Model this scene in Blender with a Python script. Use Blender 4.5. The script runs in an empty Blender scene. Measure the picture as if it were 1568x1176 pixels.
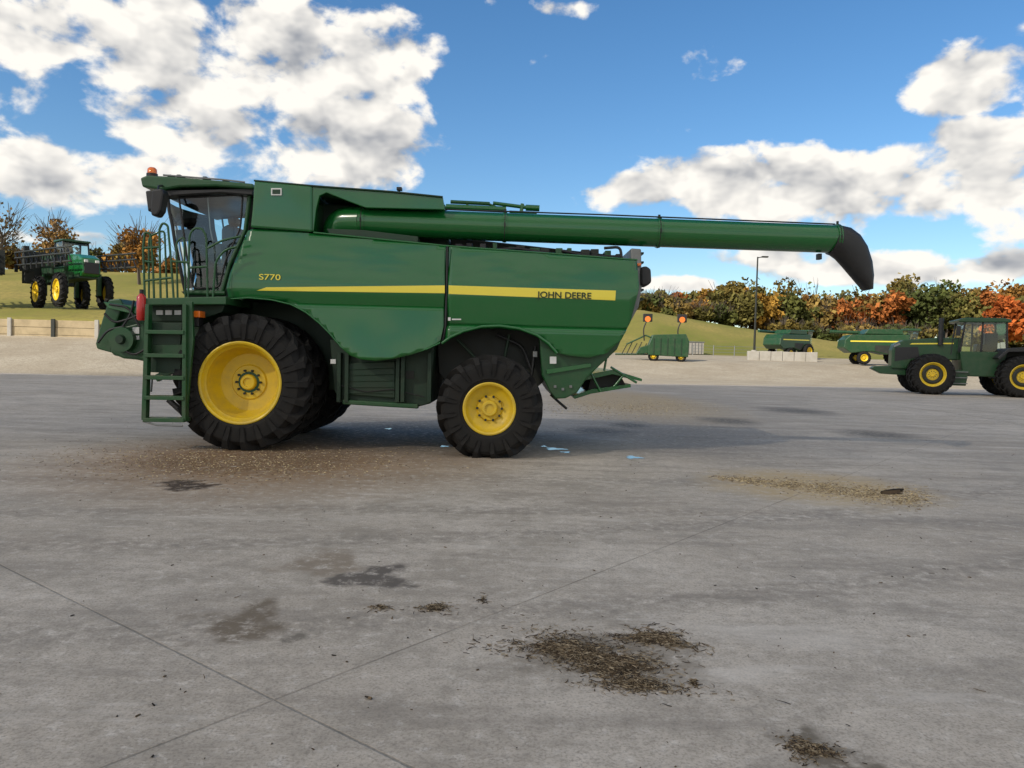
import bpy, bmesh, math, random
import numpy as np
from mathutils import Vector, Matrix
random.seed(4); np.random.seed(4)
rad = math.radians
sc = bpy.context.scene
COL = sc.collection

# ------------------------------------------------------------------ camera geometry
CAMH = 1.5; FOC = 1178.0; ROLL = rad(1.5); PITCH = math.atan(43/FOC)
cr, sr, cpi, spi = math.cos(ROLL), math.sin(ROLL), math.cos(PITCH), math.sin(PITCH)
def ray(u, v):
    dx, dy = u-784, 588-v
    x = dx*cr-dy*sr; y = dx*sr+dy*cr
    return x, y*spi+FOC*cpi, y*cpi-FOC*spi
def P(u, v, D):          # image pixel -> metres, on the vertical plane Y = D
    x, y, z = ray(u, v); t = D/y
    return (x*t, D, CAMH+z*t)
def G(u, v):             # image pixel projected along its camera ray onto flat pavement
    x, y, z = ray(u, v); t = -CAMH/z
    return (x*t, y*t)

cam = bpy.data.cameras.new("camera"); cam.sensor_width = 36; cam.lens = 36*FOC/1568
cam.clip_end = 3000; cam.clip_start = 0.05
camo = bpy.data.objects.new("camera", cam); COL.objects.link(camo)
Rc = Vector((cr, sr*spi, sr*cpi)); Uc = Vector((-sr, cr*spi, cr*cpi)); Fc = Vector((0, cpi, -spi))
M = Matrix((( Rc.x, Uc.x, -Fc.x, 0), (Rc.y, Uc.y, -Fc.y, 0), (Rc.z, Uc.z, -Fc.z, CAMH), (0, 0, 0, 1)))
camo.matrix_world = M
sc.camera = camo
sc.view_settings.view_transform = 'Standard'; sc.view_settings.look = 'None'; sc.view_settings.exposure = 0

# ------------------------------------------------------------------ node helpers
def S(nt, sock, val):
    if isinstance(val, bpy.types.NodeSocket): nt.links.new(val, sock)
    else: sock.default_value = val
def mth(nt, op, a, b=0.0, clamp=False):
    n = nt.nodes.new('ShaderNodeMath'); n.operation = op; n.use_clamp = clamp
    S(nt, n.inputs[0], a); S(nt, n.inputs[1], b); return n.outputs[0]
def mixc(nt, fac, a, b, mode='MIX'):
    n = nt.nodes.new('ShaderNodeMix'); n.data_type = 'RGBA'; n.blend_type = mode
    S(nt, n.inputs[0], fac)
    for s, v in ((n.inputs[6], a), (n.inputs[7], b)):
        if isinstance(v, (tuple, list)) and len(v) == 3: v = (*v, 1)
        S(nt, s, v)
    return n.outputs[2]
def noise(nt, vec, scale, detail=4, rough=0.55, dist=0.0):
    n = nt.nodes.new('ShaderNodeTexNoise'); n.inputs['Scale'].default_value = scale
    n.inputs['Detail'].default_value = detail; n.inputs['Roughness'].default_value = rough
    n.inputs['Distortion'].default_value = dist
    if vec is not None: nt.links.new(vec, n.inputs['Vector'])
    return n.outputs['Fac']
def mapr(nt, v, a, b, c=0.0, d=1.0, smooth=False):
    n = nt.nodes.new('ShaderNodeMapRange')
    if smooth: n.interpolation_type = 'SMOOTHSTEP'
    S(nt, n.inputs[0], v)
    for i, q in enumerate((a, b, c, d)): n.inputs[i+1].default_value = q
    return n.outputs[0]
def mapping(nt, vec, loc=(0, 0, 0), rot=(0, 0, 0), scale=(1, 1, 1), typ='POINT'):
    n = nt.nodes.new('ShaderNodeMapping'); n.vector_type = typ
    nt.links.new(vec, n.inputs[0]); n.inputs[1].default_value = loc
    n.inputs[2].default_value = rot; n.inputs[3].default_value = scale
    return n.outputs[0]
def vlen(nt, v):
    n = nt.nodes.new('ShaderNodeVectorMath'); n.operation = 'LENGTH'; nt.links.new(v, n.inputs[0]); return n.outputs['Value']
def newmat(name):
    m = bpy.data.materials.new(name); m.use_nodes = True
    nt = m.node_tree; b = nt.nodes['Principled BSDF']
    return m, nt, b
def bump(nt, b, h, strength=0.3, dist=0.01):
    n = nt.nodes.new('ShaderNodeBump'); n.inputs['Strength'].default_value = strength
    n.inputs['Distance'].default_value = dist; nt.links.new(h, n.inputs['Height'])
    nt.links.new(n.outputs[0], b.inputs['Normal'])
def wpos(nt):
    return nt.nodes.new('ShaderNodeNewGeometry').outputs['Position']

def paint(name, base, rough=0.3, coat=0.3, dirt=0.25, dcol=(0.13, 0.11, 0.08), metal=0.0, dscale=3.0, low=0.0):
    m, nt, b = newmat(name)
    p = nt.nodes.new('ShaderNodeTexCoord').outputs['Object']
    n1 = noise(nt, p, dscale, 5, 0.65); n2 = noise(nt, p, dscale*14, 2, 0.6)
    f = mth(nt, 'MULTIPLY', mapr(nt, n1, 0.42, 0.75), dirt)
    f = mth(nt, 'ADD', f, mth(nt, 'MULTIPLY', mapr(nt, n2, 0.55, 0.8), dirt*0.4), True)
    if low:
        s = nt.nodes.new('ShaderNodeSeparateXYZ'); nt.links.new(wpos(nt), s.inputs[0])
        f = mth(nt, 'ADD', f, mth(nt, 'MULTIPLY', mapr(nt, s.outputs[2], 1.9, 0.4), mth(nt, 'MULTIPLY', mapr(nt, n1, .3, .65), low)), True)
    nt.links.new(mixc(nt, f, base, dcol), b.inputs['Base Color'])
    S(nt, b.inputs['Roughness'], mth(nt, 'ADD', mth(nt, 'MULTIPLY', f, 0.5), rough, True))
    b.inputs['Coat Weight'].default_value = coat; b.inputs['Coat Roughness'].default_value = 0.05
    b.inputs['Metallic'].default_value = metal
    return m
GREEN = paint("green_paint", (0.007, 0.112, 0.022), 0.2, 0.6, 0.05, low=.10)
GREENF = paint("green_paint_far_darkened", (0.008, 0.055, 0.016), 0.4, 0.1, 0.2)  # darker copy of the green; offsets strong sunlight on far machines in the colour
GREEND = paint("green_paint_dusty", (0.008, 0.076, 0.019), 0.40, 0.1, 0.25, (0.10, 0.09, 0.065), low=.25)
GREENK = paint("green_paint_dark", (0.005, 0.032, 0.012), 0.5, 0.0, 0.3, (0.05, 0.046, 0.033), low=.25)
YEL = paint("yellow_paint", (0.76, 0.52, 0.012), 0.36, 0.15, 0.25, (0.33, 0.24, 0.10), dscale=5, low=.25)
YSTR = paint("yellow_decal", (0.82, 0.68, 0.06), 0.35, 0.2, 0.03)
RUB = paint("tyre_rubber", (0.010, 0.010, 0.010), 0.75, 0.0, 0.10, (0.055, 0.045, 0.035), dscale=4, low=.13)
RUB.node_tree.nodes['Principled BSDF'].inputs['Specular IOR Level'].default_value = 0.3
BLK = paint("black_plastic", (0.012, 0.012, 0.013), 0.45, 0.0, 0.2, (0.05, 0.05, 0.045))
DARK = paint("dark_machinery", (0.014, 0.018, 0.014), 0.6, 0.0, 0.4, (0.06, 0.052, 0.04))
GREY = paint("grey_steel", (0.22, 0.23, 0.23), 0.45, 0.0, 0.3, (0.15, 0.13, 0.1), 0.4)
WHITE = paint("white_paint", (0.72, 0.72, 0.70), 0.4, 0.2, 0.15)
RED = paint("red_paint", (0.5, 0.02, 0.015), 0.3, 0.3, 0.05)
ORANGE = paint("amber_lens", (0.9, 0.20, 0.02), 0.2, 0.5, 0.0)
CONC = paint("precast_concrete", (0.42, 0.40, 0.36), 0.9, 0.0, 0.5, (0.25, 0.22, 0.17), dscale=1.5)
TANW = paint("weathered_planks", (0.46, 0.37, 0.23), 0.9, 0.0, 0.6, (0.2, 0.16, 0.1), dscale=1.2)

m, nt, b = newmat("cab_glass"); GLASS = m
nt.nodes.remove(b)
tr = nt.nodes.new('ShaderNodeBsdfTransparent'); tr.inputs[0].default_value = (0.86, 0.96, 0.95, 1)
gl = nt.nodes.new('ShaderNodeBsdfGlossy'); gl.inputs['Roughness'].default_value = 0.02
fr = nt.nodes.new('ShaderNodeFresnel'); fr.inputs[0].default_value = 1.5
mx = nt.nodes.new('ShaderNodeMixShader')
nt.links.new(mth(nt, 'ADD', fr.outputs[0], 0.03, True), mx.inputs[0])
nt.links.new(tr.outputs[0], mx.inputs[1]); nt.links.new(gl.outputs[0], mx.inputs[2])
nt.links.new(mx.outputs[0], nt.nodes['Material Output'].inputs[0])

# ------------------------------------------------------------------ mesh helpers
def empty(name, loc=(0, 0, 0), rotz=0.0, scale=1.0):
    e = bpy.data.objects.new(name, None); COL.objects.link(e)
    e.location = loc; e.rotation_euler = (0, 0, rotz); e.scale = (scale,)*3
    e["ox"], e["oy"], e["oz"] = 0.0, 0.0, 0.0
    e.empty_display_size = 0.3
    return e
def mk(name, verts, faces, mat, parent=None, smooth=False, bevel=0.0, fix=True, angle=35, solid=0.0):
    me = bpy.data.meshes.new(name)
    if parent is not None:
        o = (parent["ox"], parent["oy"], parent["oz"])
        verts = [(v[0]-o[0], v[1]-o[1], v[2]-o[2]) for v in verts]
    me.from_pydata([tuple(v) for v in verts], [], [tuple(f) for f in faces])
    if fix:
        bm = bmesh.new(); bm.from_mesh(me); bmesh.ops.recalc_face_normals(bm, faces=bm.faces); bm.to_mesh(me); bm.free()
    me.materials.append(mat)
    ob = bpy.data.objects.new(name, me); COL.objects.link(ob)
    if parent is not None: ob.parent = parent
    if solid:
        s = ob.modifiers.new("s", 'SOLIDIFY'); s.thickness = solid; s.offset = -1
    if bevel > 0:
        md = ob.modifiers.new("b", 'BEVEL'); md.width = bevel; md.segments = 2; md.limit_method = 'ANGLE'; md.angle_limit = rad(40)
    if smooth:
        for p in me.polygons: p.use_smooth = True
        e = ob.modifiers.new("e", 'EDGE_SPLIT'); e.split_angle = rad(angle)
    return ob
def prism(name, pts, D0, D1, mat, parent, bevel=0.015, tr=True, Dt=None):
    if tr: q = [P(u, v, Dt or D0) for u, v in pts]
    else: q = [(x, 0, z) for x, z in pts]
    n = len(q)
    vs = [(a[0], D0, a[2]) for a in q]+[(a[0], D1, a[2]) for a in q]
    fs = [list(range(n)), list(range(2*n-1, n-1, -1))]+[(i, (i+1) % n, n+(i+1) % n, n+i) for i in range(n)]
    return mk(name, vs, fs, mat, parent, bevel=bevel)
def box(name, a, b, mat, parent, bevel=0.01):
    x0, y0, z0 = a; x1, y1, z1 = b
    vs = [(x0, y0, z0), (x1, y0, z0), (x1, y1, z0), (x0, y1, z0), (x0, y0, z1), (x1, y0, z1), (x1, y1, z1), (x0, y1, z1)]
    fs = [(0, 1, 2, 3), (4, 5, 6, 7), (0, 1, 5, 4), (1, 2, 6, 5), (2, 3, 7, 6), (3, 0, 4, 7)]
    return mk(name, vs, fs, mat, parent, bevel=bevel)
def pbox(name, u0, v0, u1, v1, D0, D1, mat, parent, bevel=0.008):
    return prism(name, [(u0, v0), (u1, v0), (u1, v1), (u0, v1)], D0, D1, mat, parent, bevel)
def tube(name, pts, r, mat, parent, seg=10, ell=None):
    pts = [Vector(p) for p in pts]; n = len(pts)
    rs = r if isinstance(r, (list, tuple)) else [r]*n
    vs, fs = [], []
    up = None
    for i, p in enumerate(pts):
        if i == 0: t = pts[1]-p
        elif i == n-1: t = p-pts[i-1]
        else: t = (pts[i+1]-p).normalized()+(p-pts[i-1]).normalized()
        t.normalize()
        if up is None:
            up = Vector((0, 1, 0)) if abs(t.y) < 0.9 else Vector((0, 0, 1))
        sd = t.cross(up).normalized(); up2 = sd.cross(t).normalized(); up = up2
        for k in range(seg):
            a = 2*math.pi*k/seg
            e = ell[i] if ell else 1.0
            vs.append(p+up2*math.cos(a)*rs[i]*e+sd*math.sin(a)*rs[i])
    for i in range(n-1):
        for k in range(seg):
            fs.append((i*seg+k, i*seg+(k+1) % seg, (i+1)*seg+(k+1) % seg, (i+1)*seg+k))
    fs.append(list(range(seg))); fs.append(list(range((n-1)*seg, n*seg)))
    return mk(name, vs, fs, mat, parent, smooth=True, angle=50)
def fil(pts, r=0.05, n=4):   # fillet a polyline
    pts = [Vector(p) for p in pts]; out = [pts[0]]
    for i in range(1, len(pts)-1):
        a, b_, c = pts[i-1], pts[i], pts[i+1]
        d1 = (a-b_); d2 = (c-b_); rr = min(r, d1.length*0.45, d2.length*0.45)
        s = b_+d1.normalized()*rr; e = b_+d2.normalized()*rr
        for k in range(n+1):
            t = k/n; out.append(s*(1-t)**2+b_*2*t*(1-t)+e*t*t)
    out.append(pts[-1]); return out
def ptube(name, uv, D, r, mat, parent, seg=8, f=0.0):
    q = [P(u, v, D) for u, v in uv]
    if f: q = fil(q, f)
    return tube(name, q, r, mat, parent, seg)
def revolve(name, prof, cx, cy, cz, mat, parent, seg=56, clampz=None, sgn=1):
    vs, fs = [], []
    for (t, r) in prof:
        for k in range(seg):
            a = 2*math.pi*k/seg
            z = cz+r*math.sin(a)
            if clampz is not None: z = max(z, clampz)
            vs.append((cx+r*math.cos(a), cy+sgn*t, z))
    for i in range(len(prof)-1):
        for k in range(seg):
            fs.append((i*seg+k, i*seg+(k+1) % seg, (i+1)*seg+(k+1) % seg, (i+1)*seg+k))
    return mk(name, vs, fs, mat, parent, smooth=True, angle=32)
def wheel(pre, parent, cx, cz, y0, R, rimR, W, hub, sgn=1, nl=20, seg=64, lug=0.06, rmat=None, simple=False, gz=0.0):
    h = R-rimR
    T = R-lug
    half = [(0.08, rimR-0.02), (0.035, rimR+0.02), (0.025, rimR+0.05), (0.012, rimR+0.06), (0.0, rimR+0.45*h), (0.010, rimR+0.62*h), (0.022, rimR+0.63*h), (0.035, T-0.05), (0.10, T-0.005), (W*0.5, T)]
    prof = half+[(W-t, r) for t, r in half[-2::-1]]
    revolve(pre+"_tyre", prof, cx, y0, cz, RUB, parent, seg, gz, sgn)
    vs, fs = [], []
    for side in (0, 1):
        for i in range(nl):
            a0 = 2*math.pi*(i+0.5*side)/nl
            base = len(vs)
            s_ = lug/0.06
            ts = [0.000, -0.020, 0.03, 0.13, W*0.33, W*0.54]
            rt = [T-0.19*s_, T-0.05*s_, R-0.020*s_, R-0.002, R, R]
            rb = [T-0.21*s_, T-0.16*s_, T-0.06, T-0.03, T-0.02, T-0.02]
            hw = [0.024*s_, 0.036*s_, 0.040*s_, 0.036*s_, 0.030*s_, 0.028*s_]
            for t, a_, b_, w in zip(ts, rt, rb, hw):
                aa = a0+max(0, t-0.02)*1.0/R
                tt = t if side == 0 else W-t
                for r, s in ((b_, -1.1), (a_, -0.9), (a_, 0.9), (b_, 1.1)):
                    an = aa+s*w/R
                    vs.append((cx+r*math.cos(an), y0+sgn*tt, max(gz, cz+r*math.sin(an))))
            for k in range(5):
                q = base+k*4
                for j in range(3): fs.append((q+j, q+j+1, q+j+5, q+j+4))
            fs.append((base, base+1, base+2, base+3)); q = base+20; fs.append((q, q+1, q+2, q+3))
    mk(pre+"_tread", vs, fs, RUB, parent)
    rm = rmat or YEL
    pr = [(0.10, rimR-0.01), (0.03, rimR+0.012), (0.022, rimR-0.005), (0.035, rimR-0.03), (0.09, rimR-0.045), (0.12, rimR-0.075), (max(0.14, hub*0.75), rimR-0.10), (hub, rimR-0.17), (hub+0.01, min(0.27, rimR*0.5)), (hub-0.015, min(0.25, rimR*0.46)), (hub-0.015, 0.0)]
    revolve(pre+"_rim", pr, cx, y0, cz, rm, parent, seg, None, sgn)
    revolve(pre+"_hub", [(hub-0.015, 0.125), (hub-0.07, 0.115), (hub-0.085, 0.10), (hub-0.085, 0.07), (hub-0.06, 0.065), (hub-0.06, 0.0)], cx, y0, cz, rm, parent, 24, None, sgn)
    vs, fs = [], []
    for i in range(10):
        a = 2*math.pi*i/10; bx, bz = cx+0.18*math.cos(a), cz+0.18*math.sin(a); q = len(vs)
        for t in (hub-0.015, hub-0.055):
            for k in range(6):
                c = k*math.pi/3; vs.append((bx+0.019*math.cos(c), y0+sgn*t, bz+0.019*math.sin(c)))
        for k in range(6): fs.append((q+k, q+(k+1) % 6, q+6+(k+1) % 6, q+6+k))
        fs.append([q+6+k for k in range(6)])
    mk(pre+"_bolts", vs, fs, DARK, parent)
def text(name, body, loc, size, mat, parent, sx=1.0, off=0.0):
    c = bpy.data.curves.new(name, 'FONT'); c.body = body; c.size = size; c.extrude = 0.0015; c.offset = off
    c.materials.append(mat)
    o = bpy.data.objects.new(name, c); COL.objects.link(o); o.parent = parent
    o.location = (loc[0]-parent["ox"], loc[1]-parent["oy"], loc[2]-parent["oz"])
    o.rotation_euler = (rad(90), 0, 0); o.scale = (sx, 1, 1)

# ================================================================== COMBINE HARVESTER
fx, _, fz = P(366, 585, 11.2)
ch = empty("combine_harvester", (fx, 13.1, 0)); ch["ox"], ch["oy"], ch["oz"] = fx, 13.1, 0.0

def df_front(x, z):
    if z > 2.50: return (z-2.50)*0.08+(z-2.5)**2*.06
    if z > 2.38: return 0.0
    if z > 2.20: return 0.05*(2.38-z)/0.18
    return 0.05-(2.20-z)*0.20
def df_rear(x, z):
    if z > 2.50: return (z-2.50)*0.08+(z-2.5)**2*.06
    if z > 2.38: return 0.0
    if z > 1.95: return 0.05*(2.38-z)/0.43
    if z > 1.90: return 0.05-0.035*(1.95-z)/0.05
    return 0.015+(1.90-z)*0.06
def panel(name, pts, D, df, mat, off=0.0, solid=0.03, bevel=0.006):
    q = [P(u, v, D) for u, v in pts]
    bm = bmesh.new(); f = bm.faces.new([bm.verts.new(p) for p in q])
    xs = [p[0] for p in q]; zs = [p[2] for p in q]
    cuts = [((0, 0, z), (0, 0, 1)) for z in list(np.arange(min(zs)+0.06, max(zs), 0.07))+[2.5, 2.38, 2.2, 1.95, 1.9]]
    cuts += [((x, 0, 0), (1, 0, 0)) for x in np.arange(min(xs)+0.1, max(xs), 0.12)]
    for co, no in cuts:
        bmesh.ops.bisect_plane(bm, geom=bm.verts[:]+bm.edges[:]+bm.faces[:], plane_co=co, plane_no=no, dist=1e-4)
    for v in bm.verts: v.co.y += df(v.co.x, v.co.z)+off
    bm.normal_update()
    if sum(f.normal.y for f in bm.faces) > 0: bmesh.ops.reverse_faces(bm, faces=bm.faces)
    me = bpy.data.meshes.new(name)
    for v in bm.verts: v.co -= Vector((ch["ox"], ch["oy"], ch["oz"]))
    bm.to_mesh(me); bm.free(); me.materials.append(mat)
    for p in me.polygons: p.use_smooth = True
    ob = bpy.data.objects.new(name, me); COL.objects.link(ob); ob.parent = ch
    e = ob.modifiers.new("e", 'EDGE_SPLIT'); e.split_angle = rad(24)
    if solid:
        s = ob.modifiers.new("s", 'SOLIDIFY'); s.thickness = solid; s.offset = -1
    return ob
fp = [(383, 349), (430, 351), (478, 356), (682, 376), (681, 440), (679, 500), (674, 525), (655, 534), (630, 542), (600, 549), (575, 552), (555, 550), (538, 544), (522, 531), (505, 511), (488, 494), (468, 478), (445, 466), (415, 459), (380, 456), (349, 458), (347, 440), (352, 418), (364, 385), (376, 352)]
panel("front_side_panel", fp, 11.5, df_front, GREEN)
rp = [(687, 377), (976, 399), (979, 440), (972, 468), (966, 493), (952, 520), (930, 541), (902, 548), (872, 545), (852, 540), (838, 526), (820, 514), (795, 505), (765, 501), (735, 502), (708, 509), (690, 517), (680, 524), (684, 500), (686, 440)]
panel("rear_side_panel", rp, 11.5, df_rear, GREEN)
panel("front_stripe", [(393, 445), (408, 440), (681, 437), (681, 449)], 11.5, df_front, YSTR, -0.004, 0)
panel("rear_stripe", [(687, 437), (943, 445), (942, 460), (687, 450)], 11.5, df_rear, YSTR, -0.004, 0)
tx = P(823, 455.5, 11.49); text("side_lettering", "JOHN DEERE", (tx[0], 11.487, tx[2]+0.0), 0.13, GREENK, ch, 1.08, 0.002)
tx = P(396, 428, 11.49); text("model_lettering", "S770", (tx[0], 11.492, tx[2]), 0.12, YSTR, ch, 1.4, 0.001)
ptube("panel_split_shadow", [(685, 377), (684, 440), (682, 500), (677, 525)], 11.515, 0.014, BLK, ch)
ptube("panel_top_edge", [(480, 356), (684, 376.5), (976, 398)], 11.58, 0.014, GREEN, ch)
ptube("panel_latch", [(662, 506), (662, 510)], 11.5, 0.022, BLK, ch)
# main hull behind the panels
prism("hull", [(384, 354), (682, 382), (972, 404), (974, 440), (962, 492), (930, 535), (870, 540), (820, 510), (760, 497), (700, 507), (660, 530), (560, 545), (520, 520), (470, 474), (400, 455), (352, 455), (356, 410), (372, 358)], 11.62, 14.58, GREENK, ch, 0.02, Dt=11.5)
# arch trim
ptube("rear_arch_trim", [(676, 526), (690, 516), (710, 507), (738, 500), (765, 499), (795, 503), (822, 513), (840, 526), (853, 541)], 11.49, 0.024, GREEN, ch)
ptube("front_arch_trim", [(349, 458), (380, 456), (415, 459), (445, 466), (468, 478), (488, 494), (505, 511), (522, 531), (538, 544), (556, 550), (575, 552), (600, 549), (630, 542), (655, 534), (674, 525)], 11.43, 0.012, GREEN, ch)
# lower chassis between axles
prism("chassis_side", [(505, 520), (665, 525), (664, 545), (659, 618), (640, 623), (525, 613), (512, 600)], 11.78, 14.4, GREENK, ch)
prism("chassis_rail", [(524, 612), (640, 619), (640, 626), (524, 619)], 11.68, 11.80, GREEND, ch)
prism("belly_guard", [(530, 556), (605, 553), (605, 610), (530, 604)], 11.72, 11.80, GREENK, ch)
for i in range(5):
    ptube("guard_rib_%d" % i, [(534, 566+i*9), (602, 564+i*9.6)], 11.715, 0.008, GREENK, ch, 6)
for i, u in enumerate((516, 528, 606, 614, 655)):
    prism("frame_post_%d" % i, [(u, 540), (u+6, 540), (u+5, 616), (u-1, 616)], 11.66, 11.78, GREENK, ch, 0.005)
pbox("guard_label", 618, 568, 634, 580, 11.765, 11.79, DARK, ch, 0.002)
pbox("frame_label", 506, 550, 514, 557, 11.64, 11.66, WHITE, ch, 0.002)
ptube("brake_line", [(520, 590), (560, 600), (600, 596), (650, 608)], 11.7, 0.008, BLK, ch, 6, .05)
prism("rear_axle_housing_box", [(668, 500), (835, 505), (832, 585), (800, 612), (700, 612), (672, 570)], 12.1, 14.1, DARK, ch)
for i, uv in enumerate([[(700, 520), (740, 560)], [(760, 512), (800, 530), (815, 570)], [(780, 512), (770, 560)], [(820, 530), (812, 590)]]):
    ptube("hose_%d" % i, uv, 11.95, 0.025, BLK if i % 2 else GREENK, ch, f=0.1)
pbox("tail_bracket", 816, 538, 823, 547, 11.8, 11.95, GREY, ch)
pbox("tail_label", 842, 546, 852, 557, 11.6, 11.62, WHITE, ch, 0.002)
# tail
prism("straw_hood", [(826, 518), (962, 495), (945, 535), (918, 560), (898, 580), (884, 601), (866, 610), (850, 611), (842, 600), (830, 575)], 11.68, 14.5, GREEND, ch, 0.02)
prism("tail_strap", [(836, 566), (905, 556), (905, 562), (838, 573)], 11.64, 11.7, GREEN, ch, 0.004)
for i, (u, v) in enumerate(((850, 592), (862, 596), (874, 592))):
    pbox("tail_bolt_%d" % i, u-2, v-2, u+2, v+2, 11.65, 11.69, GREY, ch, 0.003)
prism("spreader_top_plate", [(892, 575), (938, 566), (983, 580), (983, 584), (938, 573), (893, 583)], 11.9, 14.3, GREEN, ch, 0.004)
prism("spreader_bottom_plate", [(876, 607), (905, 596), (966, 588), (966, 593), (905, 603), (880, 611)], 11.95, 14.2, GREEN, ch, 0.004)
prism("spreader_web", [(905, 575), (948, 571), (958, 589), (900, 598)], 12.1, 14.1, DARK, ch, 0.01)
for i, uv in enumerate([[(900, 562), (920, 600)], [(930, 540), (925, 568)], [(955, 574), (940, 592)], [(903, 560), (932, 546)], [(935, 562), (975, 586)]]):
    ptube("spreader_arm_%d" % i, uv, 11.88, 0.018, GREEN if i != 3 else GREY, ch)
ptube("exhaust_hose", [(843, 604), (855, 615), (868, 626)], 11.9, 0.02, BLK, ch)
# rear end
prism("rear_door", [(966, 380), (982, 381), (983, 440), (978, 470), (966, 492)], 11.75, 14.4, GREY, ch, 0.02)
for i in range(6): pbox("rear_ladder_rung_%d" % i, 978, 386+i*14, 986, 389+i*14, 12.0, 12.5, GREENK, ch, .004)
prism("rear_light_cluster", [(981, 409), (990, 407), (997, 412), (998, 432), (991, 438), (981, 437)], 11.7, 12.0, BLK, ch, 0.03)
pbox("rear_marker_lamp", 976, 403, 982, 407, 11.65, 11.8, ORANGE, ch)
# tank
prism("tank_front_box", [(389, 276), (478, 284), (478, 355), (383, 348), (386, 320)], 11.55, 14.6, GREEN, ch, 0.03)
prism("tank_wall", [(470, 300), (678, 312), (684, 375), (470, 356)], 12.25, 14.5, GREENK, ch, 0.02, Dt=11.7)
prism("tank_cover", [(478, 284), (600, 293), (678, 301), (681, 321), (560, 318), (528, 306), (500, 295), (489, 300), (484, 320), (480, 354), (477, 354)], 11.58, 11.66, GREEN, ch, 0.01)
prism("tank_cover_roof", [(480, 286), (600, 295), (677, 303), (679, 311), (600, 303), (480, 294)], 11.66, 14.6, GREEN, ch, 0.01, Dt=11.58)
ptube("tank_lid_lip", [(389, 276.5), (478, 284.5), (600, 293.5), (678, 301.5)], 11.56, 0.014, GREENK, ch)
pbox("tank_decal", 415, 288, 431, 299, 11.53, 11.56, WHITE, ch, 0.002)
pbox("tank_decal_center", 417, 290, 429, 297, 11.525, 11.53, GREENK, ch, 0.0)
prism("tank_skirt", [(500, 350), (556, 352), (640, 362), (640, 372), (505, 360)], 11.62, 11.9, GREENK, ch, 0.01)
prism("engine_deck", [(684, 352), (760, 360), (940, 380), (972, 402), (684, 380)], 12.3, 14.4, DARK, ch, 0.02, Dt=11.6)
for i in range(14):
    u = 700+i*19+random.uniform(-5, 5); v = 378+(u-700)*0.062
    hh = random.uniform(4, 10)
    pbox("deck_part_%d" % i, u, v-hh, u+random.uniform(6, 16), v+6, 11.72+random.uniform(0, .2), 12.2, random.choice([BLK, DARK, GREEND, DARK]), ch)
for i, uv in enumerate([[(700, 376), (740, 384), (790, 380), (840, 388)], [(860, 384), (900, 392), (950, 393)], [(925, 380), (950, 378), (952, 398)]]):
    ptube("deck_hose_%d" % i, uv, 11.75, 0.022, BLK, ch, f=0.08)
for i, (a, b_, r) in enumerate([((690, 309), (750, 312), .03), ((683, 317), (775, 321), .05), ((755, 311), (824, 320), .03), ((745, 311), (770, 322), .02), ((800, 312), (798, 325), .03), ((805, 318), (826, 319), .05), ((715, 308), (716, 320), .02), ((780, 325), (822, 327), .03)]):
    ptube("tank_extension_bar_%d" % i, [a, b_], 12.4, r, GREEN if i % 3 else GREEND, ch)
ptube("antenna_mast", [(612, 297), (611, 287)], 12.2, 0.012, BLK, ch)
pbox("antenna_cap", 607, 286, 615, 291, 12.15, 12.25, BLK, ch)
# unloading auger
A = 11.9
a0, a1 = Vector(P(552, 340, A)), Vector(P(1284, 366.5, A))
R_a = 0.216
dirv = (a1-a0).normalized()
tube("unloading_auger_tube", [a0, a0+(a1-a0)*0.3, a0+(a1-a0)*0.62, a1], [R_a+0.004, R_a, R_a, R_a-0.004], GREEN, ch, 40)
tube("unloading_auger_elbow", fil([P(518, 420, A+.25), P(518, 341, A+.1), P(556, 340.3, A)], 0.45, 10), R_a+0.02, GREEN, ch, 32)
for i, (u, w) in enumerate(((556, .05), (773, .03), (1008, .03), (1280, .03))):
    t = (P(u, 350, A)[0]-a0.x)/(a1.x-a0.x); c = a0+(a1-a0)*t
    tube("auger_band_%d" % i, [c-dirv*w, c+dirv*w], R_a+0.014, GREEN, ch, 40)
    tube("auger_band_joint_%d" % i, [c-dirv*.006, c+dirv*.006], R_a+0.018, DARK, ch, 40)
    tube("auger_clamp_%d" % i, [c+Vector((0, -0.05, R_a)), c+Vector((0, -0.05, R_a+0.05))], 0.02, DARK, ch, 8)
    tube("auger_bolt_%d" % i, [c+Vector((0.0, -R_a-0.02, 0.03)), c+Vector((0, -R_a-0.02, -0.03))], 0.012, DARK, ch, 8)
tube("auger_conduit", [a0+Vector((0.2, -0.1, R_a+.0)), a0+(a1-a0)*.5+Vector((0, -0.08, R_a+.015)), a1+Vector((-.1, -0.08, R_a))], 0.012, BLK, ch, 6)
# spout
sp_o = [(1282, 345), (1300, 349), (1315, 360), (1326, 377), (1333, 400), (1335, 422), (1332, 443)]
sp_i = [(1268, 389), (1273, 391), (1281, 397), (1291, 408), (1302, 421), (1313, 433), (1325, 445)]
vs, fs = [], []
for i, (o, n_) in enumerate(zip(sp_o, sp_i)):
    po, pi = Vector(P(*o, A)), Vector(P(*n_, A)); c = (po+pi)/2; d = (po-pi)/2
    wy = 0.225*(1-0.25*i/6)
    for k in range(20):
        a = 2*math.pi*k/20
        ca, sa = math.cos(a), math.sin(a)
        ca = math.copysign(abs(ca)**0.8, ca); sa = math.copysign(abs(sa)**0.8, sa)
        vs.append(c+d*ca+Vector((0, wy*sa, 0)))
for i in range(6):
    for k in range(20): fs.append((i*20+k, i*20+(k+1) % 20, (i+1)*20+(k+1) % 20, (i+1)*20+k))
fs.append(list(range(20)))
mk("auger_spout", vs, fs, BLK, ch, smooth=True, angle=60)
pbox("spout_hook", 1253, 388, 1259, 397, 11.85, 11.95, BLK, ch)
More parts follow.
